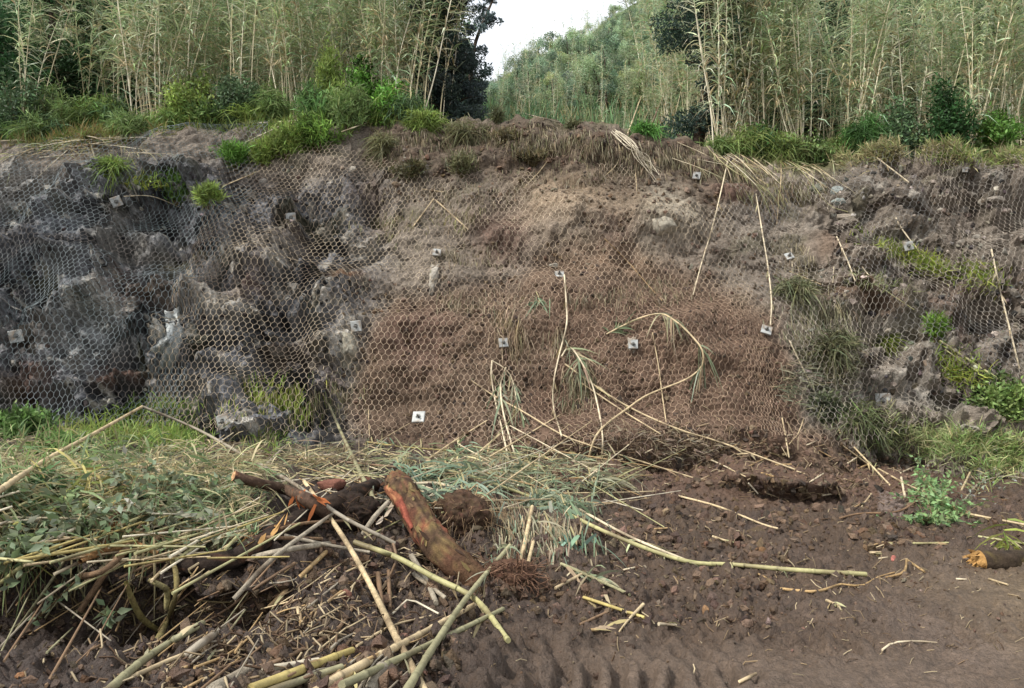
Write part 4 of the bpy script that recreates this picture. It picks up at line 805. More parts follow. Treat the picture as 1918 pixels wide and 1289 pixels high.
RC = [  # base x, y, spread, how many, lean, label
 (283, 218, 30, 20, -.12, "pale bare reed in the fanned-out clump at the left lip"),
 (335, 205, 40, 10, .08, "thin reed between the fanned clump and the bright shrubs on the left"),
 (430, 185, 45, 16, 0, "reed in the loose stand behind the bright green shrubs at upper left"),
 (540, 196, 14, 8, .05, "pale reed in the V-shaped clump right of the left shrubs"), (562, 200, 12, 9, -.12, "pale reed in the tall narrow clump left of the bright bushy shrub"),
 (655, 165, 60, 26, 0, "reed in the dense pale stand above the bright bushy shrub"), (740, 185, 38, 24, .03, "pale dead reed in the dense stand left of the dark tree"),
 (797, 206, 12, 9, .08, "bare reed in the forked clump right beside the dark tree"), (822, 208, 6, 4, 0, "lone bare upright reed in front of the dark tree"), (55, 150, 20, 5, -.03, "white bare reed against the dark trees at the far left"),
 (1368, 250, 28, 28, 0, "tall pale reed in the dense clump right of the dark hollow tree"), (1385, 275, 10, 4, -.1, "reed with its foot on the bare soil below the dense right clump"), (1432, 235, 28, 18, .04, "reed in the pale stand right of the dense right clump"),
 (1492, 258, 12, 9, -.14, "leaning pale reed in the slanted row at the right lip"), (1512, 256, 8, 6, -.03, "upright pale reed beside the slanted row at the right lip"), (1578, 236, 22, 9, .05, "thin green-tipped reed left of the big dark shrub at right"), (1598, 240, 8, 5, .12, "forked reed at the left foot of the big dark shrub"),
 (1712, 200, 30, 6, -.1, "thin reed standing in front of the big dark shrub at right"), (1830, 208, 36, 20, 0, "reed in the pale stand right of the big dark shrub"), (1892, 228, 20, 12, .05, "reed in the pale stand at the right border"), (1655, 165, 60, 14, 0, "leafy reed in the stand behind the big dark shrub"), (1340, 225, 6, 3, 0, "lone thin reed right under the dark tree above the gully")]
for bx_, by_, spd, n_, ln_, lb in RC:
    for k in range(n_):
        x = bx_ + spd * rng.normal() * .75; y = by_ + 5 * rng.normal()
        bk = 12.7 + abs(rng.normal()) * .5 + (1.1 if spd >= 50 else 0) * rng.random(); p = lipp(x, y, bk); p = p if p[1] < 12.6 and y > 245 else down((x - CX) / F * bk, bk)
        fan = (x - bx_) / spd * .13 if spd < 50 else 0
        plant_reed(p - A(0, 0, .05), lb, "giant reeds standing above the wall", (.09 * rng.normal() + .03, ln_ * rng.random() * 1.3 + fan + .085 * rng.normal()), rng.uniform(.8, 1.2))
def merge(dst, src, p, ang, sc, lean):
    ca, sa = math.cos(ang), math.sin(ang); R = np.array([[ca, -sa, 0], [sa, ca, 0], [lean[0], lean[1], 1]])
    for v, f, c in zip(src.v, src.f, src.c): pass
    v = np.concatenate(src.v) @ np.array([[ca, -sa, 0], [sa, ca, 0], [0, 0, 1]]).T * sc; v[:, :2] += v[:, 2:] * np.array(lean)
    f0 = np.concatenate([f for f in src.f]); dst.add(v + p, f0, np.concatenate(src.c) * (1 + .15 * rng.normal()))
stt, lff = Geo(), Geo()
for k in range(860):
    x, y = (rng.uniform(-11, -1.9), rng.uniform(14.2, 21)) if rng.random() < .5 else (rng.uniform(3.9, 12), rng.uniform(14.2, 22))
    if rng.random() < .0: continue
    p = down(x, y); q = rng.integers(len(REEDS)); an, sc, le = rng.uniform(0, 6.28), rng.uniform(.75, 1.3), (.11 * rng.normal(), .10 * rng.normal())
    merge(stt, REEDS[q][2], p, an, sc, le); merge(lff, REEDS[q][3], p, an, sc, le)
o = tag(link("reed_thicket", stt.mesh("reed_thicket", M_CANE)), "dense grey-green reed thicket filling the slope behind the front reeds", "reeds", kind='stuff')
link("foliage", lff.mesh("foliage", M_LEAF), o)

stt, lff = Geo(), Geo()
for k in range(330):                                           # reeds scattered up the gully's hillside
    y = rng.uniform(16, 40); x = y * rng.uniform(-.02, .30); p = A(x, y, hill_z(np.array([x]), np.array([y]))[0] - .1); q = rng.integers(len(REEDS)); an, sc, le = rng.uniform(0, 6.28), rng.uniform(.3, .52), (.08 * rng.normal(), .08 * rng.normal())
    merge(stt, REEDS[q][2], p, an, sc, le); merge(lff, REEDS[q][3], p, an, sc, le)
o = tag(link("hillside_reeds", stt.mesh("hillside_reeds", M_CANE)), "pale reeds scattered over the green hillside in the gully", "reeds", kind='stuff')
link("foliage", lff.mesh("foliage", M_LEAF), o)

# ---------------------------------------------------------------- trees and shrubs
def crown(g, centers, radii, n, size, col, broad=.45, flat=.8):
    """leaves spread through clumps; each clump has its own tone"""
    m = len(centers); w_ = radii ** 2 / (radii ** 2).sum(); k = rng.choice(m, n, p=w_)
    d = nrm(rng.normal(size=(n, 3))); r = radii[k] * rng.random(n) ** .42
    p = centers[k] + d * r[:, None] * A(1, 1, flat)
    tone = (1 + .22 * rng.normal(size=m))[k][:, None]; hue = (1 + .06 * rng.normal(size=(m, 3)))[k]
    ovates(g, p, d * .7 + rng.normal(size=(n, 3)) * .7 + A(0, 0, .1), size * rng.uniform(.6, 1.4, n), broad, np.clip(jit(col, n, .18, .05) * tone * hue, .004, .8))
def tree(p, h, cr, n, size, col, name, label, cat, group=None, clumps=26, trunk=.14, base=.35, bark='#4a4038', broad=.45):
    root = tag(link(name, None, None, p), label, cat, group); tg = Geo(); cs, rs = [], []; bushy = base < .015
    top = A(.06 * h * rng.normal(), .06 * h * rng.normal(), h * .82)
    C_ = spline([A(0, 0, -.2), A(.03 * h * rng.normal(), .03 * h * rng.normal(), h * .4), top], 14); tube(tg, C_, np.linspace(trunk, trunk * .25, 14), 9, jit(lin(bark), 14, .12, .03), wob=.06)
    for k in range(clumps):
        t = rng.uniform(base, 1); a = rng.uniform(0, 6.28); st = C_[int(t * 13)]
        reach = cr * (math.sin(math.pi * (.18 + .72 * (t - base) / (1 - base))) * .9 + .15) * rng.uniform(.45, 1.05) if not bushy else cr * rng.uniform(.25, 1.)
        e = st + A(math.cos(a) * reach, math.sin(a) * reach, reach * rng.uniform(.05, .55))
        m = (st + e) / 2 + A(0, 0, .1 * reach); L = spline([st, m, e], 7); tube(tg, L, np.linspace(trunk * .32 * (1.15 - t), .008, 7), 5, jit(lin(bark), 7, .12, .03), cap=False)
        for q in (.55, 1.): cs.append(L[int(q * 6)] + .12 * cr * rng.normal(size=3)); rs.append(cr * rng.uniform(.14, .34) * (1.15 if q == 1 else .8))
    link("trunk", tg.mesh("trunk", M_BARK), root)
    cg = Geo(); crown(cg, np.array(cs), np.array(rs), n, size, lin(col), broad); link("crown", cg.mesh("crown", M_LEAF), root); return root
def at(x, y, d):                                            # a point of the hill in the direction of picture column x, at distance d
    X = (x - CX) / F * d; return down(X, d)
T_ = [(850, 13.6, 3.6, .66, 42000, .055, '#3a4742', "dark evergreen tree at the left side of the gully", 150, .09, .01), (888, 15.5, 3.7, .36, 6000, .06, '#5a6a6a', "slim bluish tree just right of the dark evergreen at the gully", 30, .07, .02),
      (1304, 13.9, 4.6, 1.0, 20000, .065, '#3c5146', "dark tree hanging over the right side of the gully", 46, .12, .16), (95, 15.2, 5.0, 1.5, 17000, .10, '#3f5f3c', "dense dark green tree at the far upper left", 44, .14, .03), (205, 16.0, 5.4, 1.3, 13000, .09, '#446546', "dark green tree behind the fanned reed clump", 40, .13, .03),
      (-25, 14.2, 4.4, 1.3, 13000, .09, '#3c5c38', "dark low tree cut by the left border", 36, .13, .03), (1560, 18., 6., 1.6, 10000, .12, '#4a6148', "dark tree behind the reeds left of the big dark shrub", 34, .14, .05), (1460, 19., 6.5, 1.6, 10000, .12, '#485e4a', "dark tree behind the dense right reed clump", 34, .14, .05), (1800, 20., 7., 1.7, 9000, .13, '#6f8a6a', "pale green tree behind the reeds at the upper right", 30, .14, .05), (430, 19., 6.5, 1.6, 9000, .13, '#557250', "tree behind the loose reeds above the left shrubs", 30, .14, .05),
      (620, 19.5, 6.5, 1.6, 9000, .13, '#5c7656', "tree behind the dense pale reeds on the left", 30, .14, .05), (300, 18., 6., 1.5, 9000, .12, '#4f6c4a', "tree behind the reeds right of the fanned clump", 30, .14, .05), (745, 18.5, 6., 1.4, 9000, .12, '#5f7860', "tree behind the reeds next to the dark evergreen", 30, .14, .05), (1690, 19., 6.5, 1.6, 9000, .12, '#5c7656', "tree behind the reeds above the big dark shrub", 30, .14, .05), (1900, 17.5, 6., 1.5, 9000, .12, '#6a8464', "light green tree behind the reeds at the right border", 30, .14, .05)]
for x, d, h, cr_, n, sz, col, lb, cl_, tr, bs in T_: tree(at(x, 0, d), h, cr_, n, sz, col, "tree", lb, "tree", clumps=cl_, trunk=tr, base=bs)
VB = []
for k in range(5):                                          # hillside bushes: five kinds, copied
    o = tree(A(0, 0, -50), 2.6 + .5 * k, 1.25, 4200, .105, ('#8c9f86', '#7c906c', '#97a886', '#9fab80', '#7b8f76')[k], "hillside_tree", "bushy tree on the far hillside of the gully", "tree", "trees on the far hillside", 16, .09, .1); VB.append(o)
def copy_thing(o, loc, rz, sc):
    c = o.copy(); COL.objects.link(c); c.location = loc; c.rotation_euler = (0, 0, rz); c.scale = (sc,) * 3
    for ch in [q for q in bpy.data.objects if q.parent == o]:
        d = ch.copy(); COL.objects.link(d); d.parent = c
    return c
cnt = 0
for k in range(300):
    x, y = rng.uniform(915, 1345), rng.uniform(20, 205); h = cast(CAMV, ray(x, y))
    if not h: continue
    p = np.array(h[0]) - A(0, 0, .3); kk = cnt % 5
    sc = rng.uniform(.35, .85) * (.55 if y < 90 else .62)
    if cnt < 5: VB[kk].location = p; VB[kk].scale = (sc,) * 3
    else: copy_thing(VB[kk], p, rng.uniform(0, 6.28), sc)
    cnt += 1
g = Geo()                                                    # undergrowth of the hillside: tall grass and young reeds
n = 38000; xs = rng.uniform(-14, 18, n); ysv = rng.uniform(13.6, 46, n) ** 1.; zz = hill_z(xs, ysv)
sel = (np.abs(xs / ysv) < .8) & ~((ysv < 15) & ((xs < -1.2) | (xs > 4))); xs, ysv, zz = xs[sel], ysv[sel], zz[sel]; n = len(xs)
P_ = np.stack([xs, ysv, zz], 1); tall = rng.random(n) ** 2
c = jit(lin('#6f8a62'), n, .28, .08); pl = rng.random(n) < .12; c[pl] = jit(lin('#98946c'), pl.sum(), .2, .05)
for q in range(3): blades(g, P_ + .1 * rng.normal(size=(n, 3)) * A(1, 1, 0), A(0, 0, 1) + .28 * rng.normal(size=(n, 3)), (.12 + .55 * tall) * rng.uniform(.6, 1.1, n), .034, .18 * rng.random(n), c, 3)
tag(link("hillside_grass", g.mesh("hillside_grass", M_LEAF)), "tall green grass and young reeds covering the gully's hillside", "grass", kind='stuff')

def shrub(px, py, wpx, hpx, col, kind, label, name="shrub", group="shrubs along the lip", n=1500, lf=None, dz=0.):
    """many-stemmed shrub: fine upright sprigs (kind 'fine'), broad leaves ('broad') or arching fronds ('frond')"""
    p = lipp(px, py, 12.45 if 'big dark bush' in label else 12.75) if py < 320 else pix(px, py); D = p[1]; W, Hh = wpx * D / F, hpx * D / F; p = p - A(0, 0, .05 + dz); o = tag(link(name, None, None, p), label, "shrub", group)
    sg, lg = Geo(), Geo(); ns = 14; C2 = np.asarray(lin(col)); tips = []
    for k in range(ns):
        a = rng.uniform(0, 6.28); q = rng.random() ** .5; e = A(math.cos(a) * W * .5 * q, math.sin(a) * W * .4 * q, Hh * (.45 + .5 * (1 - q * q)) * rng.uniform(.75, 1.1))
        L = spline([A(e[0] * .1, e[1] * .1, -.05), A(e[0] * .55, e[1] * .55, e[2] * .6), e], 8); tube(sg, L, np.linspace(.012, .004, 8), 4, lin('#5b5038'), cap=False); tips.append(L)
    m = int(n); k = rng.integers(0, ns, m); t = rng.uniform(.25, 1, m); T = np.array(tips); i = np.clip((t * 7).astype(int), 0, 6)
    b = T[k, i] + (T[k, i + 1] - T[k, i]) * (t * 7 - i)[:, None] + rng.normal(size=(m, 3)) * A(W, W * .8, Hh) * .085
    b[:, 2] = np.maximum(b[:, 2], .0)
    tone = (1 + .32 * rng.normal(size=ns))[k][:, None]; c_ = np.clip(jit(C2, m, .2, .06) * tone, .004, .8)
    if kind == 'fine': blades(lg, b, A(0, 0, .9) + rng.normal(size=(m, 3)) * .8, (lf or .13) * rng.uniform(.6, 1.3, m), .017, .1, c_, 2)
    elif kind == 'broad': ovates(lg, b, A(0, 0, .2) + rng.normal(size=(m, 3)), (lf or .075) * rng.uniform(.6, 1.3, m), .45, c_)
    else: blades(lg, b, A(0, 0, .7) + rng.normal(size=(m, 3)) * .9, (lf or .3) * rng.uniform(.6, 1.3, m), .014, .6, c_, 3)
    link("stems", sg.mesh("stems", M_BARK), o); link("foliage", lg.mesh("foliage", M_LEAF), o); return o
BR, MID, DK, OL = '#8a9e54', '#758a54', '#566c4c', '#6f6e50'
SHR = [
 (365, 225, 110, 85, BR, 'broad', "bright yellow-green shrub right of the fanned reed clump", 2600), (440, 222, 120, 75, DK, 'broad', "dark green shrub right of the bright yellow-green one", 2200), (515, 215, 90, 60, MID, 'frond', "mid-green grassy shrub left of the V-shaped reed clump", 1500),
 (108, 240, 110, 80, MID, 'fine', "feathery green shrub at the upper left below the dark trees", 2600), (190, 235, 90, 60, '#66783e', 'frond', "olive grassy shrub left of the fanned reed clump", 1600), (35, 235, 110, 110, DK, 'broad', "dark shrub at the left border below the trees", 2600), (245, 258, 80, 55, MID, 'frond', "low green shrub on the left lip below the fanned reeds", 1300), (60, 262, 90, 40, '#56693a', 'frond', "low olive shrub above the drooping leafy cane at left", 1000),
 (612, 175, 80, 105, BR, 'fine', "tall bright green shrub beside the narrow reed clump", 3000), (700, 195, 130, 95, '#659040', 'broad', "big bushy bright green shrub left of the dark tree", 3800), (655, 240, 90, 90, MID, 'fine', "feathery green shrub hanging over the lip left of the black recess", 2600), (600, 275, 110, 70, '#6c8a40', 'fine', "light green feathery shrub on the net right of the grey mound", 2600),
 (540, 290, 90, 60, BR, 'fine', "bright feathery shrub in the row above the black cavity", 2200), (490, 305, 60, 50, BR, 'fine', "small bright feathery shrub, middle of the row over the black cavity", 1800), (440, 308, 80, 50, '#638a3c', 'fine', "bright feathery shrub at the left end of the row over the black cavity", 1800), (330, 372, 80, 60, '#5b7838', 'fine', "mid-green feathery shrub right above the tilted upper-left plate", 2200), (388, 380, 50, 45, BR, 'fine', "small bright shrub on the net right of the feathery one by the tilted plate", 1400),
 (215, 318, 70, 24, '#6f8243', 'frond', "low grassy tuft on the net left of the grey mound", 700), (720, 285, 60, 40, OL, 'frond', "dull olive shrub at the lip above the black recess", 1100), (885, 255, 100, 34, OL, 'frond', "mud-dusted shrub at the lip below the dark tree", 1200), (960, 262, 90, 26, '#70694c', 'fine', "brownish shrub on the muddy lip below the gully", 900), (860, 322, 60, 44, OL, 'fine', "olive sprig tuft on the upper wall above the broken V of sticks", 1100),
 (765, 330, 80, 36, '#59573c', 'fine', "dull brown-green shrub on the upper wall left of the olive sprigs", 900), (1000, 300, 90, 26, '#6b644a', 'fine', "dusty plant cushion on the bare upper soil", 800), (930, 225, 24, 26, '#6c7050', 'fine', "little bush standing on the lip's edge under the gully", 500), (1075, 240, 30, 22, '#6b6c4e', 'fine', "little bush on the lip right of the dark branch", 500),
 (1207, 250, 60, 22, '#5f8a45', 'frond', "small fresh green tuft at the lip by the dry reed stack", 700), (1690, 205, 110, 100, DK, 'broad', "dark leafy shrub, left half of the big dark bush at right", 3000), (1770, 215, 120, 120, '#36552f', 'broad', "taller dark leafy shrub, right half of the big dark bush at right", 3600), (1620, 190, 70, 70, '#4c6f3c', 'frond', "green reedy shrub left of the big dark bush", 1600), (1420, 235, 80, 70, '#4d6d3c', 'broad', "green shrub in front of the dense right reeds", 1800), (1350, 250, 60, 40, MID, 'frond', "low green shrub at the foot of the dense right reeds", 1000), (1530, 262, 70, 50, '#5b7040', 'frond', "green grassy shrub right of the slanted reed row", 1300),
 (1870, 270, 110, 70, '#5d803c', 'broad', "green shrub on the right lip at the border", 2400), (1495, 300, 70, 40, '#6b7048', 'frond', "dull green tuft between the fallen canes on the right lip", 1000), (1752, 628, 44, 48, '#6d8c3c', 'fine', "bright fern-like shrub on the net above the right bush", 900), (1660, 640, 40, 20, '#76823f', 'frond', "yellow-green sprigs in the dark hollow behind the right net", 320),
 (1885, 785, 130, 90, '#768c50', 'broad', "big bright green bush at the right border", 3600), (1545, 790, 90, 66, '#565c44', 'broad', "mud-dulled leafy plant at the net's right bottom edge", 1500), (1615, 800, 100, 50, '#6c7350', 'frond', "dull grassy plant below the clean low plate at right", 1200),
 (45, 815, 120, 70, '#66824a', 'broad', "broad-leaved green plant at the left border under the net", 2000), (120, 860, 110, 60, '#648048', 'broad', "leafy green plant under the snapped cane at left", 1500), (60, 945, 120, 60, '#4f7a4c', 'frond', "dark green leafy clump in the left brush", 1300), (1490, 560, 70, 50, '#77785a', 'frond', "muddy grass plant on the net right of the long upright cane", 1000), (1560, 670, 90, 60, '#6d6e52', 'frond', "tangled dull plant behind the right net", 1300)]
for k in range(34):                                         # unbroken undergrowth between the reeds and the edge
    x, y = (rng.uniform(-40, 790), rng.uniform(150, 240)) if k % 3 else (rng.uniform(1380, 1940), rng.uniform(190, 270))
    SHR.append((x, y, rng.uniform(70, 130), rng.uniform(35, 75), (MID, DK, '#6f8a4e', '#7f8f52', BR, '#5c7a48')[k % 6], ('broad', 'frond', 'fine')[k % 3 if x < 900 else k % 2], "green shrub in the unbroken undergrowth along the left lip" if x < 900 else "green shrub in the undergrowth along the right lip", 1500))
for x, y, w_, h_, c_, kd, lb, n_ in SHR:
    tall = 1.45 if (y < 262 and 'lip' not in lb.split('undergrowth')[-1] and x < 800) or 'big dark bush' in lb else 1.
    shrub(x, y, w_, h_ * tall, c_, kd, lb, n=int(n_ * tall))

# ---------------------------------------------------------------- grass and straw
def tufts(name, label, regions, lift=0., cat="grass"):
    g = Geo()
    for cx, cy, rx, ry, rot, n, ln, wd, cols, mode in regions:
        c_, s_ = math.cos(math.radians(rot)), math.sin(math.radians(rot)); P, N_ = [], []
        for k in range(n):
            a, b = (rng.normal(size=2) * .5 if mode != 'flat' else rng.uniform(-1, 1, 2)); h = pixn(cx + a * rx * c_ - b * ry * s_, cy + a * rx * s_ + b * ry * c_)
            if h: P.append(h[0]); N_.append(h[1])
        P, N_ = np.array(P), np.array(N_); m = len(P); w_ = rng.integers(0, len(cols), m); col = jit(np.array([lin(q) for q in cols])[w_], m, .2, .05)
        for rep in range(3):
            off = rng.normal(size=(m, 3)) * .035 + N_ * (lift * rng.random((m, 1)))
            if mode == 'hang': d, dr = N_ * .35 + A(0, -.2, -1) + .22 * rng.normal(size=(m, 3)), .3
            elif mode == 'up': d, dr = N_ * .3 + A(0, 0, .8) + .5 * rng.normal(size=(m, 3)), .55 * rng.random(m)
            else: d, dr = N_ * .18 + 1.0 * rng.normal(size=(m, 3)) * A(1, .8, .25 + lift), .12 + lift * 1.5
            blades(g, P + off, d, ln * rng.uniform(.5, 1.3, m), wd * rng.uniform(.6, 1.3, m), dr, col, 3)
    return tag(link(name, g.mesh(name, M_LEAF)), label, cat, kind='stuff')
GRN, YG, STRAW, DUST = ['#86994e', '#8fa256', '#6f8848'], ['#93a34c', '#a0a452', '#7f9443'], ['#aba27c', '#a09670', '#8f9064', '#979f6c'], ['#857a62', '#756b56', '#938870']
tufts("grass", "green and yellow grass growing in patches on the wall and its lip", [
 (220, 812, 140, 34, -5, 420, .24, .012, GRN + ['#8a8f4c'], 'up'), (330, 828, 60, 26, 0, 220, .24, .014, GRN, 'up'), (520, 735, 70, 36, 0, 300, .20, .012, YG + ['#8a8858'], 'hang'), (300, 770, 70, 20, 0, 160, .2, .012, GRN, 'up'), (500, 830, 40, 30, 0, 120, .18, .012, GRN + DUST, 'up'),
 (1715, 488, 95, 16, 22, 420, .16, .012, YG, 'up'), (1840, 520, 46, 26, 30, 160, .16, .012, YG, 'up'), (1760, 835, 160, 40, 12, 800, .20, .012, ['#a0ac78', '#b0ac84', '#8ea068'], 'up'), (1845, 838, 90, 24, 6, 500, .2, .012, ['#9cab72', '#8aa862', '#b0ac7c'], 'up'), (1880, 860, 60, 40, 0, 300, .22, .012, ['#9cab72', '#8aa862', '#b0ac7c'], 'up'), (1800, 700, 60, 30, 30, 200, .18, .012, YG, 'up'),
 (1600, 290, 110, 22, 0, 560, .18, .014, STRAW, 'up'), (1720, 278, 190, 22, 0, 900, .17, .014, STRAW, 'up'), (1850, 292, 110, 22, 0, 560, .18, .014, STRAW + GRN, 'up'), (1640, 256, 170, 20, 0, 600, .2, .016, STRAW + ['#6f8443'], 'up'), (1480, 290, 60, 20, 0, 250, .24, .014, STRAW, 'up'), (1840, 256, 110, 20, 0, 450, .2, .016, STRAW + GRN, 'up'),
 (230, 250, 120, 16, -8, 400, .24, .014, ['#7c7a48', '#8e7c50', '#6a8040'], 'up'), (90, 265, 120, 16, 0, 400, .24, .014, ['#6c6a40', '#86764c', '#5a7038'], 'up'), (480, 235, 130, 16, 0, 400, .22, .014, ['#7c8248', '#6a8040'], 'up'), (680, 215, 90, 20, 0, 300, .22, .014, ['#6f8a44', '#8c8558'], 'up'), (270, 345, 40, 16, 0, 140, .16, .012, YG, 'up'), (850, 405, 60, 24, 0, 130, .12, .012, DUST + ['#7c7c50'], 'hang'), (730, 420, 60, 30, 0, 130, .13, .012, DUST + ['#7c7c50'], 'hang')])
tufts("dead_grass", "dead beige grass and roots hanging down the muddy wall", [
 (870, 565, 60, 24, 10, 170, .17, .010, DUST, 'hang'), (955, 600, 36, 60, -12, 240, .20, .010, ['#9a8a70', '#8a7a62', '#a8987c'], 'hang'), (1235, 540, 60, 22, 0, 170, .14, .010, DUST, 'hang'), (1170, 555, 90, 16, 0, 130, .14, .010, DUST, 'hang'), (1085, 720, 26, 50, 0, 170, .20, .012, ['#8c8268', '#7c7a60'], 'hang'), (870, 480, 70, 26, 0, 150, .13, .010, DUST, 'hang'), (1045, 635, 14, 26, 0, 60, .16, .01, DUST, 'hang'),
 (1020, 262, 200, 30, 3, 900, .15, .011, DUST + ['#6c6a4c'], 'hang'), (820, 262, 120, 34, 0, 620, .15, .011, DUST + ['#5c5f40'], 'hang'), (1250, 300, 120, 34, 5, 560, .15, .011, DUST, 'hang'), (1130, 320, 60, 20, 0, 140, .14, .010, DUST, 'hang'), (1420, 330, 90, 40, 20, 420, .2, .011, DUST + ['#8a8a62'], 'hang'), (1500, 360, 50, 26, 0, 160, .16, .011, DUST, 'hang'),
 (1535, 600, 80, 60, 25, 420, .18, .010, ['#8f8a70', '#a39b80', '#70705a'], 'hang'), (1530, 700, 70, 50, 20, 380, .18, .010, ['#8f8a70', '#a39b80', '#70705a'], 'flat'), (1490, 480, 50, 40, 0, 120, .15, .01, DUST, 'hang'), (1640, 530, 60, 14, 12, 120, .14, .01, ['#8c9068'], 'up'), (620, 740, 80, 40, 0, 160, .14, .010, DUST + ['#7c7f58'], 'hang'), (880, 360, 120, 30, 0, 240, .13, .010, DUST, 'hang'), (1000, 340, 120, 20, 0, 150, .12, .010, DUST, 'hang')])
# ---------------------------------------------------------------- fallen trunk, logs, roots, torn wood
def log(name, label, cat, pts, rpx_m, cols, sides=26, n=46, wob=.05, group=None, bump=.012, lichen=None, parent=None):
    """a thick stem of uneven girth; cols(t, angle) -> colour"""
    C_ = spline(pts, n); t = np.linspace(0, 1, n); rad = np.interp(t, np.linspace(0, 1, len(rpx_m)), rpx_m)
    tn = nrm(np.gradient(C_, axis=0)); ref = np.eye(3)[np.argmin(np.abs(nrm(C_[-1] - C_[0])))]; a = nrm(np.cross(tn, ref)); b = np.cross(tn, a)
    th = np.arange(sides) * 2 * np.pi / sides; T, TH_ = np.meshgrid(t, th, indexing='ij')
    L = np.linalg.norm(np.diff(C_, axis=0), axis=1).sum()
    rg = fbm(np.cos(TH_) * 4, np.sin(TH_) * 4, T * L * 5, 3, 27); R = rad[:, None] * (1 - .10 * np.abs(rg) + wob * 2 * fbm(np.cos(TH_) * 1.2, np.sin(TH_) * 1.2, T * L * 3, 3, 7)) + bump * fbm(np.cos(TH_) * 5, np.sin(TH_) * 5, T * L * 18, 3, 17)
    out = np.cos(TH_)[..., None] * a[:, None] + np.sin(TH_)[..., None] * b[:, None]
    v = C_[:, None] + out * R[..., None]; i = np.arange(n - 1)[:, None] * sides + np.arange(sides)[None]; j = np.arange(n - 1)[:, None] * sides + (np.arange(sides) + 1)[None] % sides
    g = Geo(); g.add(v.reshape(-1, 3), np.stack([i.ravel(), j.ravel(), j.ravel() + sides, i.ravel() + sides], 1), cols(T, TH_, v).reshape(-1, 3))
    o = link(name, g.mesh(name, M_BARK), parent)
    if label: tag(o, label, cat, group)
    return o, v, out, C_, R
def end_face(v_ring, c, n, col, parent, name, jag=.0, depth=.02):
    """the exposed wood at the end of a log, splintered by jag metres"""
    m = len(v_ring); g = Geo(); rows = [v_ring * 1.0]; cc = [np.broadcast_to(col, (m, 3)) * .75]
    for q in (.8, .55, .3, .08):
        rows.append(c + (v_ring - c) * q + n * (jag * rng.random((m, 1)) + depth * (1 - q) * 0)); cc.append(col * (1 + .22 * rng.normal(size=(m, 1))))
    V = np.concatenate(rows); f = [(k * m + t, k * m + (t + 1) % m, (k + 1) * m + (t + 1) % m, (k + 1) * m + t) for k in range(4) for t in range(m)]
    g.add(V, f, np.concatenate(cc)); g.add(np.concatenate([rows[-1], (rows[-1].mean(0) + n * jag * .5)[None]]), [(t, (t + 1) % m, m) for t in range(m)], col)
    if jag > .02:
        for k in range(26):
            t = rng.integers(m); s = c + (v_ring[t] - c) * rng.uniform(.4, .98); d = nrm(n + .25 * rng.normal(size=3)); ln = jag * rng.uniform(.6, 2.2)
            blades(g, s[None] - n * .03, d[None], ln + .03, .03, .05, (col * rng.uniform(.6, 1.3))[None], 2)
    return link(name, g.mesh(name, M_BARK), parent)
def mixc(base, *layers):
    def f(T, TH_, v):
        c = np.broadcast_to(lin(base), T.shape + (3,)).copy()
        for col, sc, lo, hi, st, sd in layers: c = lay(c, lin(col), st * sstep(lo, hi, fbm(v[..., 0] * sc, v[..., 1] * sc, v[..., 2] * sc, 4, sd)))
        return c * (1 + .10 * rng.normal(size=T.shape))[..., None]
    return f
# the broken trunk with the red wound
tp = [pix(925, 1112, -.22), pix(882, 1080, .02), pix(835, 1038, .17), pix(800, 995, .30), pix(772, 950, .42), pix(752, 918, .50), pix(742, 902, .54)]
tp = [p + A(0, .0, 0) for p in tp]
f_tr = mixc('#574434', ('#74653f', 9, .0, .28, .6, 61), ('#3c2f26', 22, .0, .25, .8, 63), ('#857a50', 40, .2, .38, .6, 65), ('#77503c', 6, .1, .35, .6, 66))
def trunk_col(T, TH_, v):
    c = f_tr(T, TH_, v); c = lay(c, lin('#33271f'), .75 * (1 - sstep(.0, .16, np.abs(fbm(np.cos(TH_) * 5, np.sin(TH_) * 5, T * 7, 3, 28))))); c = lay(c, lin('#6e4434'), .5 * sstep(.0, .3, fbm(np.cos(TH_) * 1.5, np.sin(TH_) * 1.5, T * 5, 3, 29))); c = lay(c, lin('#5a4333'), .85 * (1 - sstep(.08, .32, T + .1 * fbm(v[..., 0] * 9, v[..., 1] * 9, v[..., 2] * 9, 2, 3))))
    c = lay(c, lin('#8a4a38'), .55 * np.exp(-((T - .32) / .10) ** 2) * sstep(0, .3, fbm(v[..., 0] * 8, v[..., 1] * 8, v[..., 2] * 8, 3, 9))); return lay(c, lin('#7a5a40'), .7 * sstep(.82, .92, T))
tro, tv, tout, tC, tR = log("broken_tree", "thick broken tree trunk with lichen-yellow bark and a red wound", "tree trunk", tp, [.085, .10, .106, .108, .106, .10, .09], trunk_col, 30, 60, .08, bump=.022)
end_face(tv[-1], tC[-1], nrm(tC[-1] - tC[-4]), lin('#644634'), tro, "broken_end", .09)
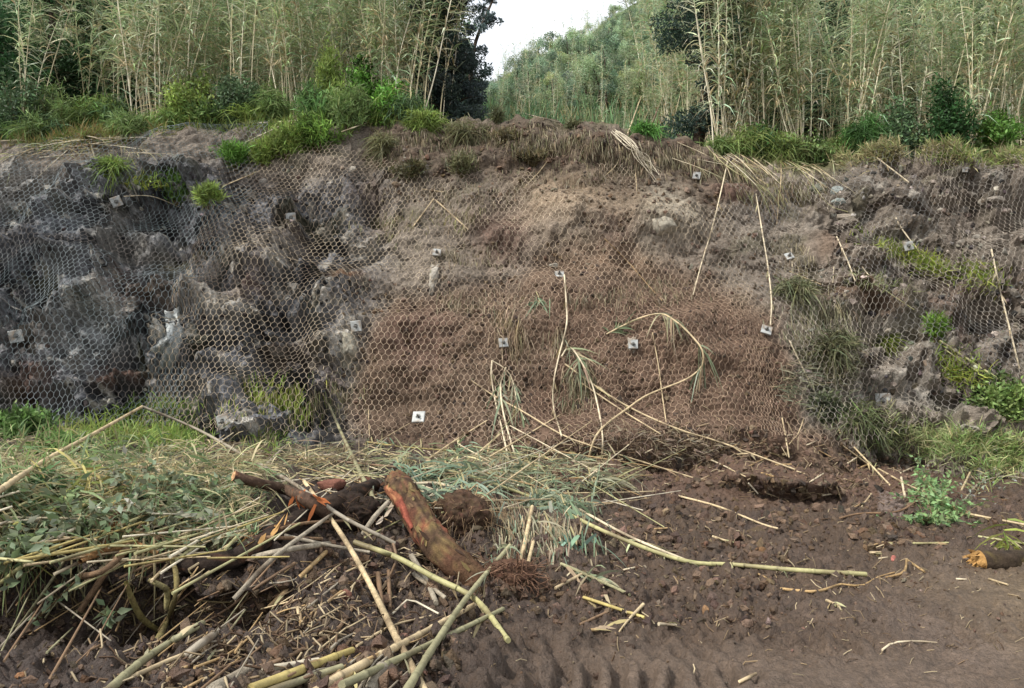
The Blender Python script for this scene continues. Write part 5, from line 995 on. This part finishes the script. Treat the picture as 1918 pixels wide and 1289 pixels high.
# wound: strip of stripped wood on the side towards the picture's left
vis = np.array([-.75, -.65, .15]); ang_i = np.argmax((tout[30] * nrm(vis)).sum(-1)); g = Geo(); rows, cc = [], []
for i in range(24, 50):
    t = (i - 24) / 25; hw = (1.5 + .7 * noise(t * 8, 1., 2.)) * math.sin(math.pi * min(1, .06 + t * .94)) ** .6 + .3
    for q in np.linspace(-1, 1, 9):
        k = ang_i + q * hw + 1.2 * math.sin(t * 5) - 0.5; k0 = int(math.floor(k)); fr_ = k - k0
        p = tv[i, k0 % 30] * (1 - fr_) + tv[i, (k0 + 1) % 30] * fr_; o_ = tout[i, k0 % 30]
        rows.append(p + o_ * (.010 * (1 - q * q) + .001)); m_ = noise(t * 9, q * 2, 4.)
        c = lin('#7f523c') if t > .42 else lin('#7c4537'); c = c * (1 + .5 * m_); c = lin('#a87a56') if m_ > .3 and t > .3 else c; cc.append(c * (.5 if abs(q) > .9 else 1))
g.add(rows, grid_faces(26, 9), np.array(cc)); link("wound", g.mesh("wound", M_BARK), tro)
g = Geo()
for k in range(7):                                            # root spurs at the trunk's foot
    a0 = tv[rng.integers(2, 8), rng.integers(30)]; e = a0 + A(rng.normal() * .22, -.05 - .12 * rng.random(), -.10 * rng.random()); tube(g, spline([a0, (a0 + e) / 2 + A(0, 0, .04), e], 9), np.linspace(.028, .006, 9), 6, jit(lin('#5c4636'), 9, .1, .04), wob=.1)
link("root_spurs", g.mesh("root_spurs", M_BARK), tro)
g = Geo(); s0 = pix(722, 968, .42); s1 = pix(757, 905, .58); blades(g, np.array([s0]), np.array([s1 - s0]), np.linalg.norm(s1 - s0), .045, .0, lin('#a59682')[None], 5); blades(g, np.array([s0 + A(-.05, 0, -.05)]), np.array([s1 - s0]) * .8, .2, .05, .0, lin('#b5a898')[None], 4); link("bark_splinter", g.mesh("bark_splinter", M_DRY), tro)
g = Geo()
for k in range(140):                                          # curling plates of bark all over the trunk
    i, j = rng.integers(6, 58), rng.integers(30); o_ = tout[i, j]; ax = nrm(tC[min(i + 1, 59)] - tC[i - 1]) * rng.choice([-1, 1])
    blades(g, (tv[i, j] + o_ * .004)[None], (ax + .07 * o_ + .18 * rng.normal(size=3))[None], rng.uniform(.03, .10), rng.uniform(.014, .034), .0, (lin(('#3c2e25', '#5c4836', '#6e5a40', '#7c6c48')[k % 4]) * rng.uniform(.7, 1.25))[None], 2, side=np.cross(ax, o_)[None] * 0 + o_[None])
for k in range(46):                                           # splinters round the broken top
    j = rng.integers(30); s = tC[-1] + (tv[-1, j] - tC[-1]) * rng.uniform(.3, 1.); n_ = nrm(tC[-1] - tC[-4])
    blades(g, (s - n_ * .02)[None], (n_ + .22 * rng.normal(size=3))[None], rng.uniform(.03, .12), .022, .0, (lin(('#6a4c38', '#8a6a4c', '#54402f')[k % 3]) * rng.uniform(.7, 1.2))[None], 2)
link("bark_flakes", g.mesh("bark_flakes", M_DRY), tro)["kind"] = "stuff"
# branch with the orange cut end
bp = [pix(437, 892, .85), pix(484, 905, .75), pix(534, 917, .62), pix(575, 936, .45), pix(612, 960, .26)]
bo, bv, bo_, bC, bR = log("branch", "dark branch with an orange sawn end sticking out left from the brush", "branch", bp, [.034, .036, .038, .042, .05], mixc('#4a3a30', ('#6c5847', 18, 0, .3, .7, 71), ('#8a5a3c', 12, .25, .4, .7, 73)), 16, 34, .07, "broken branches", .005)
end_face(bv[0], bC[0], nrm(bC[0] - bC[3]), lin('#b08a66'), bo, "cut_end", .004)
g = Geo()
for k in range(16):
    t = rng.integers(22, 31); s = bv[t, rng.integers(16)]; blades(g, s[None], (A(.6, -.5, -.4) + .8 * rng.normal(size=3))[None], rng.uniform(.05, .14), .03, .1, (lin('#a0603a') * rng.uniform(.7, 1.3))[None], 2)
link("torn_bark", g.mesh("torn_bark", M_DRY), bo)
# dark log under the brush, splintered log at the right border
lp = [pix(322, 1066, .02), pix(380, 1056, .08), pix(440, 1046, .12), pix(500, 1010, .14), pix(567, 970, .14), pix(630, 938, .12), pix(700, 910, .08)]
lo_, lv_, lo2, lC, lR = log("log", "long dark log lying under the brush left of the wounded trunk", "log", lp, [.05, .055, .06, .062, .06, .06, .055], mixc('#2e2621', ('#473a30', 9, 0, .3, .8, 81), ('#6a4a38', 14, .22, .4, .6, 83)), 22, 50, .08, None, .010)
g = Geo()
for k in range(40):
    i = rng.integers(10, 22); j = rng.integers(22); s = lv_[i, j]
    blades(g, (s + lo2[i, j] * .006)[None], (lC[i + 1] - lC[i] + .012 * rng.normal(size=3))[None], rng.uniform(.06, .18), .035, .02, (lin('#b08a58') * rng.uniform(.6, 1.2))[None], 2) if lo2[i, j] @ A(0, -.7, .7) > .4 else None
link("splintered_strip", g.mesh("splintered_strip", M_DRY), lo_) if g.v else None
rp = [pix(1836, 1052, .08), pix(1880, 1052, .09), pix(1925, 1050, .10), pix(2010, 1046, .1)]
ro, rv, ro2, rC, rR = log("log", "dark log with a splintered orange end at the right border", "log", rp, [.078, .085, .085, .085], mixc('#3c3228', ('#5c5030', 8, 0, .3, .8, 91), ('#2a2522', 14, .1, .4, .6, 93)), 20, 34, .07, None, .008)
end_face(rv[0], rC[0], nrm(rC[0] - rC[3]), lin('#a27d4c'), ro, "splintered_end", .07)
# orange bark strip, peeled upright stick, mossy yellow branches
for nm, lb, cat, pts, rr, col in [
  ("bark_strip", "arched orange strip of torn bark over the dark hollow at lower left", "bark", [(150, 1052, .20), (175, 1040, .24), (207, 1028, .27), (247, 1021, .28), (273, 1027, .26), (295, 1037, .22)], [.012, .02, .022, .022, .018, .012], mixc('#80603f', ('#9a7a54', 14, 0, .3, .8, 95), ('#70462c', 20, .1, .4, .6, 97))),
  ("branch", "short upright peeled orange branch behind the arched bark strip", "branch", [(190, 1026, .2), (201, 1003, .26), (214, 976, .34)], [.018, .020, .022], mixc('#7a5434', ('#a5703c', 14, 0, .3, .8, 95), ('#3c2c20', 20, .1, .4, .6, 97))),
  ("branch", "mossy yellow branch standing in the dark hollow, the longer one", "branch", [(318, 1040, .10), (330, 1076, .16), (328, 1119, .16), (307, 1176, .12), (280, 1226, .02)], [.012, .015, .016, .017, .012], mixc('#756a48', ('#8f8552', 16, 0, .3, .8, 101), ('#5a4c34', 24, .1, .4, .7, 103))),
  ("branch", "mossy yellow branch curving down right in the dark hollow, the left one", "branch", [(236, 1090, .16), (253, 1136, .16), (270, 1162, .10), (296, 1180, .02)], [.011, .015, .016, .013], mixc('#786e46', ('#938a52', 16, 0, .3, .8, 105), ('#5a4c34', 24, .1, .4, .7, 107))),
  ("branch", "short forked mossy branch between the two yellow ones in the hollow", "branch", [(278, 1086, .14), (300, 1096, .15), (313, 1108, .15), (312, 1140, .12)], [.012, .015, .016, .014], mixc('#7f7654', ('#978e62', 16, 0, .3, .8, 109), ('#5a4c34', 24, .1, .4, .7, 111)))]:
    log(nm, lb, cat, [pix(*p) for p in pts], rr, col, 12, 30, .07, "torn orange wood" if nm != 'branch' or 'orange' in lb else "mossy yellow branches", .004)
# root balls
def root_ball(px, py, wpx, hpx, lb, col, rc, nr, hang, seed):
    p = pix(px, py); D = p[1]; sx, sz = wpx * D / F / 2, hpx * D / F / 2; import bmesh
    bm = bmesh.new(); bmesh.ops.create_icosphere(bm, subdivisions=5, radius=1); v = np.array([q.co[:] for q in bm.verts]); f = np.array([[q.index for q in x.verts] for x in bm.faces]); bm.free()
    v = v * (1 + .30 * fbm(v[:, 0] * 1.4 + seed, v[:, 1] * 1.4, v[:, 2] * 1.4, 3, 5) + .14 * fbm(v[:, 0] * 6 + seed, v[:, 1] * 6, v[:, 2] * 6, 3, 8))[:, None] * A(sx, (sx + sz) / 2, sz) + p + A(0, .05, sz * .25)
    g = Geo(); g.add(v, f, jit(lin(col), len(v), .22, .05)); o = thing_mesh("root_ball", g, M_BARK, lb, "root ball", "uprooted root balls")
    g = Geo(); q = p + A(0, .05, sz * .25)
    for k in range(nr):
        d = nrm(rng.normal(size=3) * A(1, .7, .8) + A(0, -.5, .1)); s = q + d * A(sx, (sx + sz) / 2, sz) * .85; e = s + d * rng.uniform(.03, .12) + A(rng.normal() * .05, -.02, -hang * rng.uniform(.3, 1.2)); m = (s + e) / 2 + .03 * rng.normal(size=3) + d * .04
        r0 = rng.choice([.0022, .003, .006], p=[.5, .4, .1]); tube(g, spline([s, m, e], 9), np.linspace(r0, r0 * .5, 9), 4, lin(rc) * rng.uniform(.6, 1.4), cap=False)
    link("fine_roots", g.mesh("fine_roots", M_BARK), o)
root_ball(955, 1088, 100, 54, "reddish-brown fibrous root ball on the mud right of the trunk's foot", '#4c382c', '#6b5242', 170, .08, 3)
root_ball(860, 985, 110, 100, "dark earthy root ball with dangling roots right behind the trunk", '#46362a', '#8a7358', 150, .16, 9)
root_ball(655, 975, 110, 80, "black earth clod with roots between the dark branch and the trunk", '#2c231d', '#584636', 90, .10, 15)
root_ball(905, 955, 60, 40, "small fibrous clod hanging with pale roots behind the dark root ball", '#5c4a3a', '#94816a', 110, .20, 21)
# scraps of red wood, clods, a smooth slab
for k, (x, y, w_, h_, lb, c) in enumerate([(648, 1115, 24, 26, "scrap of red wood on the soil left of the long tan cane", '#745245'), (620, 908, 60, 26, "red-stained chunk of bark behind the dark branch", '#6e4a3e'), (680, 902, 50, 24, "reddish bark chunk just left of the trunk's top", '#6a483c'), (1673, 1046, 10, 14, "small pink-red scrap on the mud near the torn cane", '#a0665c'), (1322, 1146, 16, 26, "orange wood chip on the open mud", '#806449'), (442, 1160, 30, 22, "reddish wood chip on the soil below the dark hollow", '#6a5044'), (40, 1266, 26, 16, "orange torn wood at the bottom left corner", '#7a5a40'), (620, 1258, 40, 14, "orange bark chip on the flattened cane bundle", '#866347'), (1425, 1032, 28, 16, "brown bark lump on the mud under the knotty cane", '#6a5038')]):
    thing_mesh("wood_scrap", rock(x, y, w_, h_, c, .2, 40 + k), M_BARK, lb, "wood scrap", "scraps of torn wood")
thing_mesh("mud_slab", patch([(1645, 918), (1695, 922), (1702, 945), (1690, 972), (1648, 968), (1640, 940)], .03, lin('#6b5d55')), M_MUD, "smooth grey slab of mud left of the cut green shrub", "mud slab")
# ---------------------------------------------------------------- leafy debris
def leafy(name, label, cat, pts, n, size, col, ratio=.42, r=.006, group=None, spread=.16, twigs=10, mode='ovate'):
    C_ = lay_path(pts, r, clear=False); g = Geo(); tube(g, C_, np.linspace(r, r * .4, len(C_)), 5, jit(lin('#6e5c42'), len(C_), .1, .04)); P = [C_]
    for k in range(twigs):
        i = rng.integers(1, len(C_) - 1); d = nrm(C_[i + 1 if i + 1 < len(C_) else i] - C_[i - 1]); e = C_[i] + d * spread * rng.uniform(.3, 1.) + spread * .8 * rng.normal(size=3) * A(1, .7, .7); L = spline([C_[i], (C_[i] + e) / 2 + A(0, 0, .02), e], 8); tube(g, L, np.linspace(r * .5, r * .2, 8), 4, lin('#7a6a4c'), cap=False); P.append(L)
    o = tag(link(name, g.mesh(name, M_BARK)), label, cat, group); lg = Geo(); Q = np.concatenate(P); k = rng.integers(0, len(Q) - 1, n); p = Q[k] + .012 * rng.normal(size=(n, 3))
    c_ = jit(lin(col), n, .22, .07)
    if mode == 'ovate': ovates(lg, p, rng.normal(size=(n, 3)) * A(1, 1, .7) + A(0, 0, .1), size * rng.uniform(.6, 1.3, n), ratio, c_)
    else: blades(lg, p, rng.normal(size=(n, 3)) * A(1, .8, .6), size * rng.uniform(.6, 1.3, n), size * .09, .5, c_, 3)
    link("foliage", lg.mesh("foliage", M_LEAF), o); return o
LE = [("cut leafy green shrub lying on the mud at the right", [(1830, 972, .05), (1790, 955, .14), (1765, 935, .20), (1745, 905, .24)], 620, .065, '#7f9a68', .26, 26), ("lower spray of the cut green shrub on the mud at right", [(1830, 985, .03), (1780, 978, .08), (1735, 975, .08), (1700, 968, .05)], 420, .06, '#7d9866', .22, 22), ("middle spray of the cut green shrub on the mud at right", [(1825, 965, .06), (1790, 950, .16), (1740, 945, .15)], 460, .065, '#86a06e', .24, 22),
      ("grey-leaved dead twigs spreading right of the cut green shrub", [(1810, 940, .05), (1845, 910, .12), (1875, 885, .14)], 90, .05, '#9aa090', .26, 16), ("withered grey spray at the right border under the grass", [(1850, 880, .05), (1885, 870, .08), (1925, 900, .08)], 100, .05, '#989c88', .2, 14), ("tuft of fresh yellow-green grass above the splintered log", [(1862, 1010, .03), (1880, 1020, .06), (1885, 1030, .05)], 60, .22, '#95a254', .16, 6)]
for lb, pts, n, s, c, sp, tw in LE: leafy("leafy_branch", lb, "branch", pts, n, s, c, .45, .006, "leafy branches torn down by the slide", sp, tw, 'blade' if 'grass' in lb else 'ovate')
LB = [(60, 880, 170, 850), (110, 900, 40, 930), (200, 900, 270, 930), (150, 930, 90, 975), (260, 915, 340, 950), (330, 900, 400, 940), (400, 945, 330, 985), (300, 960, 220, 990), (90, 975, 20, 1010), (170, 965, 100, 1010), (30, 920, -40, 960), (240, 875, 310, 865), (60, 1020, 10, 1060), (180, 870, 110, 880), (350, 940, 290, 920), (230, 945, 300, 930), (380, 920, 320, 950), (430, 930, 380, 950), (300, 985, 350, 1000), (140, 990, 190, 1010)]
for x0, y0, x1, y1 in LB:
    leafy("leafy_branch", "dull green leafy twig tangled in the brush heap at lower left", "branch", [(x0, y0, .26), ((x0 + x1) / 2, (y0 + y1) / 2 - 6, .36), (x1, y1, .26)], 150, .066, ('#7f8a6c', '#727f60', '#8c927a')[rng.integers(3)], .48, .005, "leafy twigs in the left brush heap", .2, 12)
HG = [(430, 1000, 412, 1062, "single green sprig hanging at the end of the leafy twig over the log"), (472, 985, 470, 1035, "pale green sprig hanging over the dark log"), (175, 1140, 215, 1165, "shaded green leaves at the bottom of the dark hollow"), (65, 1050, 60, 1040, "big pale leaf cluster at the hollow's upper left rim"), (140, 1090, 70, 1160, "withered pale leaves hanging into the dark hollow at left"), (300, 1000, 310, 1032, "small leaves over the right end of the orange bark strip")]
for x0, y0, x1, y1, lb in HG: leafy("leafy_branch", lb, "branch", [(x0, y0, .22), ((x0 + x1) / 2, (y0 + y1) / 2, .2), (x1, y1, .16)], 16, .085, '#8fa07c', .42, .004, "leafy twigs in the left brush heap", .06, 3)
# grey-green reed leaves torn down onto the heap
def reed_tuft(label, px, py, lift, n, ln, col, d, dr, wd=.03, sp=.10):
    p = pix(px, py, lift); g = Geo(); blades(g, p + sp * rng.normal(size=(n, 3)) * A(1, .5, .4), A(*d) + .38 * rng.normal(size=(n, 3)), ln * rng.uniform(.5, 1.2, n), wd * rng.uniform(.6, 1.3, n), dr, jit(lin(col), n, .2, .06), 5)
    st = Geo(); tube(st, spline([p + A(-.04, .05, .1), p, p + A(*d) * .15], 8), .008, 6, lin('#a39870')); o = thing_mesh("reed_top", st, M_CANE, label, "reed top", "leafy reed tops torn down onto the heap"); link("foliage", g.mesh("foliage", M_LEAF), o)
for a in [("big grey-green leafy reed top hanging over the heap right of the root balls", 1010, 935, .38, 60, .42, '#86957e', (.1, -.4, -.6), .5, .04), ("leafy reed top drooping right beside the big hanging one", 1060, 950, .35, 46, .42, '#8a9980', (.5, -.3, -.6), .5, .032), ("pale withered leaf bundle hanging under the big leafy reed top", 1030, 985, .25, 50, .38, '#a89c84', (.1, -.4, -.9), .4, .014), ("leafy reed top spread out behind the big hanging one", 1000, 880, .25, 44, .42, '#8a9478', (-.3, -.2, .1), .4, .03), ("leafy reed top in the heap below the twin upright canes", 930, 885, .22, 44, .42, '#8c9479', (.3, -.3, .05), .4, .028), ("leafy reed top in the heap below the level yellowish cane", 840, 880, .2, 36, .4, '#98997c', (.5, -.2, .05), .4, .026), ("leafy reed top lying behind the trunk's top", 760, 875, .2, 34, .4, '#959678', (-.5, -.2, .1), .4, .026),
          ("grey-green leaves lying right at the heap's right end", 1110, 895, .12, 30, .34, '#929478', (.7, -.2, -.05), .4, .028), ("flat green leaves on the mud below the hanging reed top", 1080, 1015, .10, 26, .34, '#76907c', (-.2, -.3, -.3), .4, .03), ("tuft of green leaves pressed to the net above the central arched cane", 1010, 560, .04, 30, .26, '#74876a', (-.1, -.2, -.5), .4, .018), ("tuft of leaves on the heap under the short reed foot at 'left centre'".replace("at 'left centre'", "near the square low plate"), 700, 835, .08, 30, .34, '#7d9474', (.4, -.2, -.2), .5, .02), ("small spray of leaves under the low square plate's stick", 865, 840, .08, 36, .34, '#83997a', (.5, -.2, -.3), .4, .022)]:
    reed_tuft(*a)
for k in range(14):
    x, y = rng.uniform(690, 1120), rng.uniform(870, 945); reed_tuft('torn reed top with grey-green leaves in the heap around the trunk', x, y, rng.uniform(.12, .3), 26, .4, ('#86957f', '#929a80', '#7c8f78')[k % 3], (rng.normal() * .6, -.3, rng.normal() * .3), .6, .02)
tufts("leaf_litter", "tangled dry and green leaves heaped up in the left brush", [
 (220, 1035, 150, 20, 0, 60, .24, .012, ['#857f5e', '#6f8058', '#968e70'], 'hang'), (400, 1000, 110, 26, -20, 50, .22, .012, ['#857f5e', '#6f8058', '#968e70'], 'hang'), (110, 870, 200, 34, 0, 110, .24, .013, ['#86a060', '#9a9a70', '#6f8a54'], 'up'),
 (180, 920, 300, 55, 0, 240, .34, .016, ['#a39a74', '#8f9470', '#b3a680', '#6f8458', '#7c8f66'], 'flat'), (180, 920, 300, 60, 0, 500, .2, .007, ['#b3a680', '#a39a74', '#c0b490'], 'flat'), (380, 915, 130, 50, 10, 300, .22, .008, ['#a39a74', '#b8ab88', '#7d8a68'], 'flat'), (90, 985, 130, 34, -25, 120, .34, .016, ['#b0a468', '#9aa058', '#7f9060', '#8fa070'], 'flat'), (-220, 930, 260, 80, 0, 300, .34, .016, ['#a39a74', '#8f9470', '#6f8458'], 'flat'), (-220, 940, 260, 90, 0, 300, .22, .009, ['#b3a680', '#a39a74', '#7c8f66'], 'flat'), (-250, 850, 260, 40, 0, 300, .24, .013, ['#86a060', '#9a9a70', '#6f8a54'], 'up'), (300, 1000, 170, 30, 0, 240, .22, .009, ['#9a9474', '#7d8a68', '#6f8058'], 'flat')], lift=.25, cat="leaves")
tufts("leaf_litter", "tangled dry and green reed leaves on the heap at the wall's foot", [
 (780, 875, 240, 34, 3, 300, .30, .012, ['#b0a57e', '#929a7c', '#bdb08c', '#9c9574'], 'flat'), (1000, 880, 170, 34, 0, 300, .28, .013, ['#949c80', '#869478', '#b5aa88', '#a99f7c'], 'flat'), (1010, 1000, 90, 50, 0, 300, .22, .014, ['#8a9a82', '#a89c80', '#b3a88c'], 'hang'), (930, 960, 70, 40, 10, 240, .24, .008, ['#8a7a62', '#9a8a70'], 'hang'), (560, 862, 140, 18, 0, 260, .2, .009, ['#9a9070', '#857a60'], 'flat'), (1240, 830, 120, 24, 8, 260, .13, .008, ['#958874', '#a09482', '#857560'], 'flat'), (1540, 745, 70, 40, 30, 200, .16, .01, ['#90907a', '#7c806a'], 'flat')], lift=.06, cat="leaves")
# small broken bits: straw and chips strewn over the mud
g = Geo()
def strew(n, cx, cy, rx, ry, lo, hi, cols, r_=(.0025, .006), rot=0):
    for k in range(n):
        a, b = rng.normal(size=2) * .55; h = pixn(cx + a * rx, cy + b * ry + a * rot)
        if not h: continue
        p, nn = h; d = rng.normal(size=3); d = nrm(d - nn * (d @ nn) + nn * .22 * rng.normal()); l_ = rng.uniform(lo, hi) ** 1; c_ = lin(cols[rng.integers(len(cols))]) * rng.uniform(.6, 1.15); rr = rng.uniform(*r_)
        m = .12 * l_ * rng.normal(size=3); tube(g, np.array([p - d * l_ / 2 + nn * rr, p + m + nn * rr * 1.5, p + d * l_ / 2 + nn * rr]), rr, 4, c_)
ST = ['#a08e72', '#8d7a60', '#b5a587', '#75624e', '#5f4c3c']
strew(520, 1250, 850, 330, 55, .05, .25, ST); strew(160, 1560, 900, 180, 50, .05, .25, ST); strew(160, 1380, 1000, 260, 70, .03, .14, ST); strew(230, 1200, 1120, 420, 110, .02, .09, ST, (.0015, .004)); strew(120, 1650, 1080, 250, 60, .03, .12, ST, (.0015, .004)); strew(420, 560, 1160, 190, 80, .03, .16, ST + ['#4c3d30'], (.0015, .005)); strew(160, 350, 1240, 200, 50, .03, .14, ST, (.0015, .005)); strew(150, 820, 1040, 130, 60, .04, .2, ST + ['#4c3d30'], (.002, .005)); strew(110, 1350, 690, 120, 110, .04, .13, ST, (.002, .004)); strew(80, 1700, 1200, 300, 60, .02, .08, ST, (.001, .003)); strew(160, 200, 1130, 220, 60, .04, .2, ['#6a5c44', '#4f4536', '#7f7354'], (.002, .005))
tag(link("straw_litter", g.mesh("straw_litter", M_DRY)), "small broken straw and chips strewn over the mud", "straw", kind='stuff')
# countable cane bits on the mud at the wall's foot
BITS = [(1300, 830), (1330, 845), (1365, 838), (1395, 850), (1350, 870), (1420, 865), (1450, 850), (1520, 830), (1545, 850), (1500, 885), (1530, 895), (1440, 890), (1380, 885), (1600, 860), (1625, 870), (1590, 900), (1560, 925), (1610, 945), (1660, 870), (1480, 815), (1270, 850), (1240, 865), (1215, 845), (1180, 870), (1320, 895), (1280, 880), (1470, 870), (1640, 1035), (1655, 1045), (1715, 1060), (1870, 1090), (1700, 880), (1240, 990), (1350, 1010), (1180, 1065), (1430, 1080), (1560, 1130), (1800, 1085), (1640, 1020), (1400, 1270), (1250, 1170), (1110, 1180)]
for k, (x, y) in enumerate(BITS):
    a = rng.uniform(-1, 1); L = rng.uniform(14, 40)
    fallen("cane_fragment", "short pale bit of broken cane lying on the bare mud" if y > 980 else "short pale bit of broken cane in the straw at the smooth mud's foot", "cane bit", [(x - L / 2, y - a * L * .35), (x + L / 2, y + a * L * .35)], rng.uniform(7, 11), None, ('tan', 'pale', 'dry')[k % 3], group="bits of cane on the open mud" if y > 980 else "bits of cane at the wall's foot", sides=6, node=.12)
# soil clods on the bank
for k in range(60):
    x, y = [(560 + 170 * rng.normal() * .6, 1150 + 60 * rng.normal()), (1150 + 200 * rng.normal() * .6, 1080 + 70 * rng.normal()), (1380 + 120 * rng.normal(), 990 + 30 * rng.normal())][k % 3]
    if not (0 < x < 1918 and 900 < y < 1289): continue
    w_ = rng.uniform(14, 34); thing_mesh("soil_clod", rock(x, y, w_, w_ * .7, ('#53402f', '#4b3a2e', '#5e4a3a')[k % 3], .3, 90 + k), M_MUD, ["dark clod of soil on the debris bank left of the trunk", "clod of brown mud in front of the root balls", "clod of brown mud below the undercut scarp"][k % 3], "clod", ["clods on the debris bank", "clods before the root balls", "clods below the scarp"][k % 3])

# crumbled soil and stone chips: far too many to count
def crumbs(name, label, spots, mat, flat=.75):
    t = (1 + 5 ** .5) / 2; iv = nrm(np.array([(-1, t, 0), (1, t, 0), (-1, -t, 0), (1, -t, 0), (0, -1, t), (0, 1, t), (0, -1, -t), (0, 1, -t), (t, 0, -1), (t, 0, 1), (-t, 0, -1), (-t, 0, 1)]))
    it = np.array([(0, 11, 5), (0, 5, 1), (0, 1, 7), (0, 7, 10), (0, 10, 11), (1, 5, 9), (5, 11, 4), (11, 10, 2), (10, 7, 6), (7, 1, 8), (3, 9, 4), (3, 4, 2), (3, 2, 6), (3, 6, 8), (3, 8, 9), (4, 9, 5), (2, 4, 11), (6, 2, 10), (8, 6, 7), (9, 8, 1)])
    g = Geo()
    for cx, cy, rx, ry, n, lo, hi, cols in spots:
        P = []
        for k in range(n):
            a, b = rng.uniform(-1, 1, 2); h = pixn(cx + a * rx, cy + b * ry)
            if h: P.append(h[0])
        P = np.array(P); m = len(P); cl_ = fbm(P[:, 0] * 2.2, P[:, 1] * 2.2, P[:, 2] * 2.2, 3, 33); P = P[cl_ + .35 * rng.normal(size=m) > -.05]; m = len(P)
        s_ = lo * (hi / lo) ** (rng.random(m) ** 2.2); v = iv[None] * (1 + .28 * rng.normal(size=(m, 12, 1))); q = nrm(rng.normal(size=(m, 3))); r2 = nrm(np.cross(q, rng.normal(size=(m, 3)))); r3 = np.cross(q, r2)
        R = np.stack([q, r2 * rng.uniform(.6, 1, (m, 1)), r3 * rng.uniform(.5, .9, (m, 1))], 1); v = np.einsum('mvk,mkj->mvj', v, R) * s_[:, None, None] + P[:, None]
        c = jit(np.array([lin(x) for x in cols])[rng.integers(0, len(cols), m)], m, .2, .05)
        g.add(v.reshape(-1, 3), (np.arange(m)[:, None, None] * 12 + it[None]).reshape(-1, 3), np.repeat(c, 12, 0))
    tag(link(name, g.mesh(name, mat, False)), label, "soil" if "soil" in name else "stones", kind='stuff')
MC = ['#55432f', '#4a3a2d', '#5f4c3c', '#40332a', '#6a5746']
crumbs("soil_crumbs", "loose crumbs and clods of dark soil over the slide's debris", [(560, 1170, 300, 125, 3400, .006, .040, MC), (1150, 1060, 330, 110, 2600, .006, .045, MC), (1400, 940, 380, 90, 3200, .008, .06, MC), (1500, 1080, 420, 110, 900, .004, .020, MC + ['#75675a']), (1200, 860, 420, 60, 2600, .008, .055, MC), (1750, 920, 200, 90, 1400, .006, .04, MC), (820, 1020, 180, 90, 900, .008, .045, MC), (885, 1090, 90, 34, 900, .008, .05, MC), (700, 1040, 120, 60, 900, .008, .05, MC), (-150, 1180, 260, 110, 700, .006, .03, MC), (200, 1180, 240, 110, 900, .006, .03, MC), (1200, 1240, 420, 60, 350, .003, .010, MC + ['#75675a'])], M_MUD)
crumbs("soil_crumbs", "clods of brown soil stuck on the muddy middle of the wall", [(1150, 650, 330, 200, 5200, .008, .045, MC), (820, 680, 180, 160, 2400, .008, .045, MC), (1050, 290, 330, 90, 2800, .010, .06, MC + ['#6f6252']), (1250, 430, 200, 90, 900, .01, .05, MC + ['#75695a'])], M_MUD)
GC_ = ['#55524f', '#3a3836', '#6f6a63', '#8a8378', '#4a4039', '#9a9285']
crumbs("stone_chips", "broken grey stone chips and lumps on the rocky ends of the wall", [(330, 560, 360, 250, 1900, .008, .05, ['#4a4846', '#333232', '#5f5b56', '#403a36']), (1760, 440, 200, 130, 1700, .008, .06, GC_ + ['#75695e']), (1700, 620, 220, 120, 1800, .008, .06, GC_ + ['#75695e']), (500, 360, 300, 70, 700, .01, .05, GC_)], M_STONE)
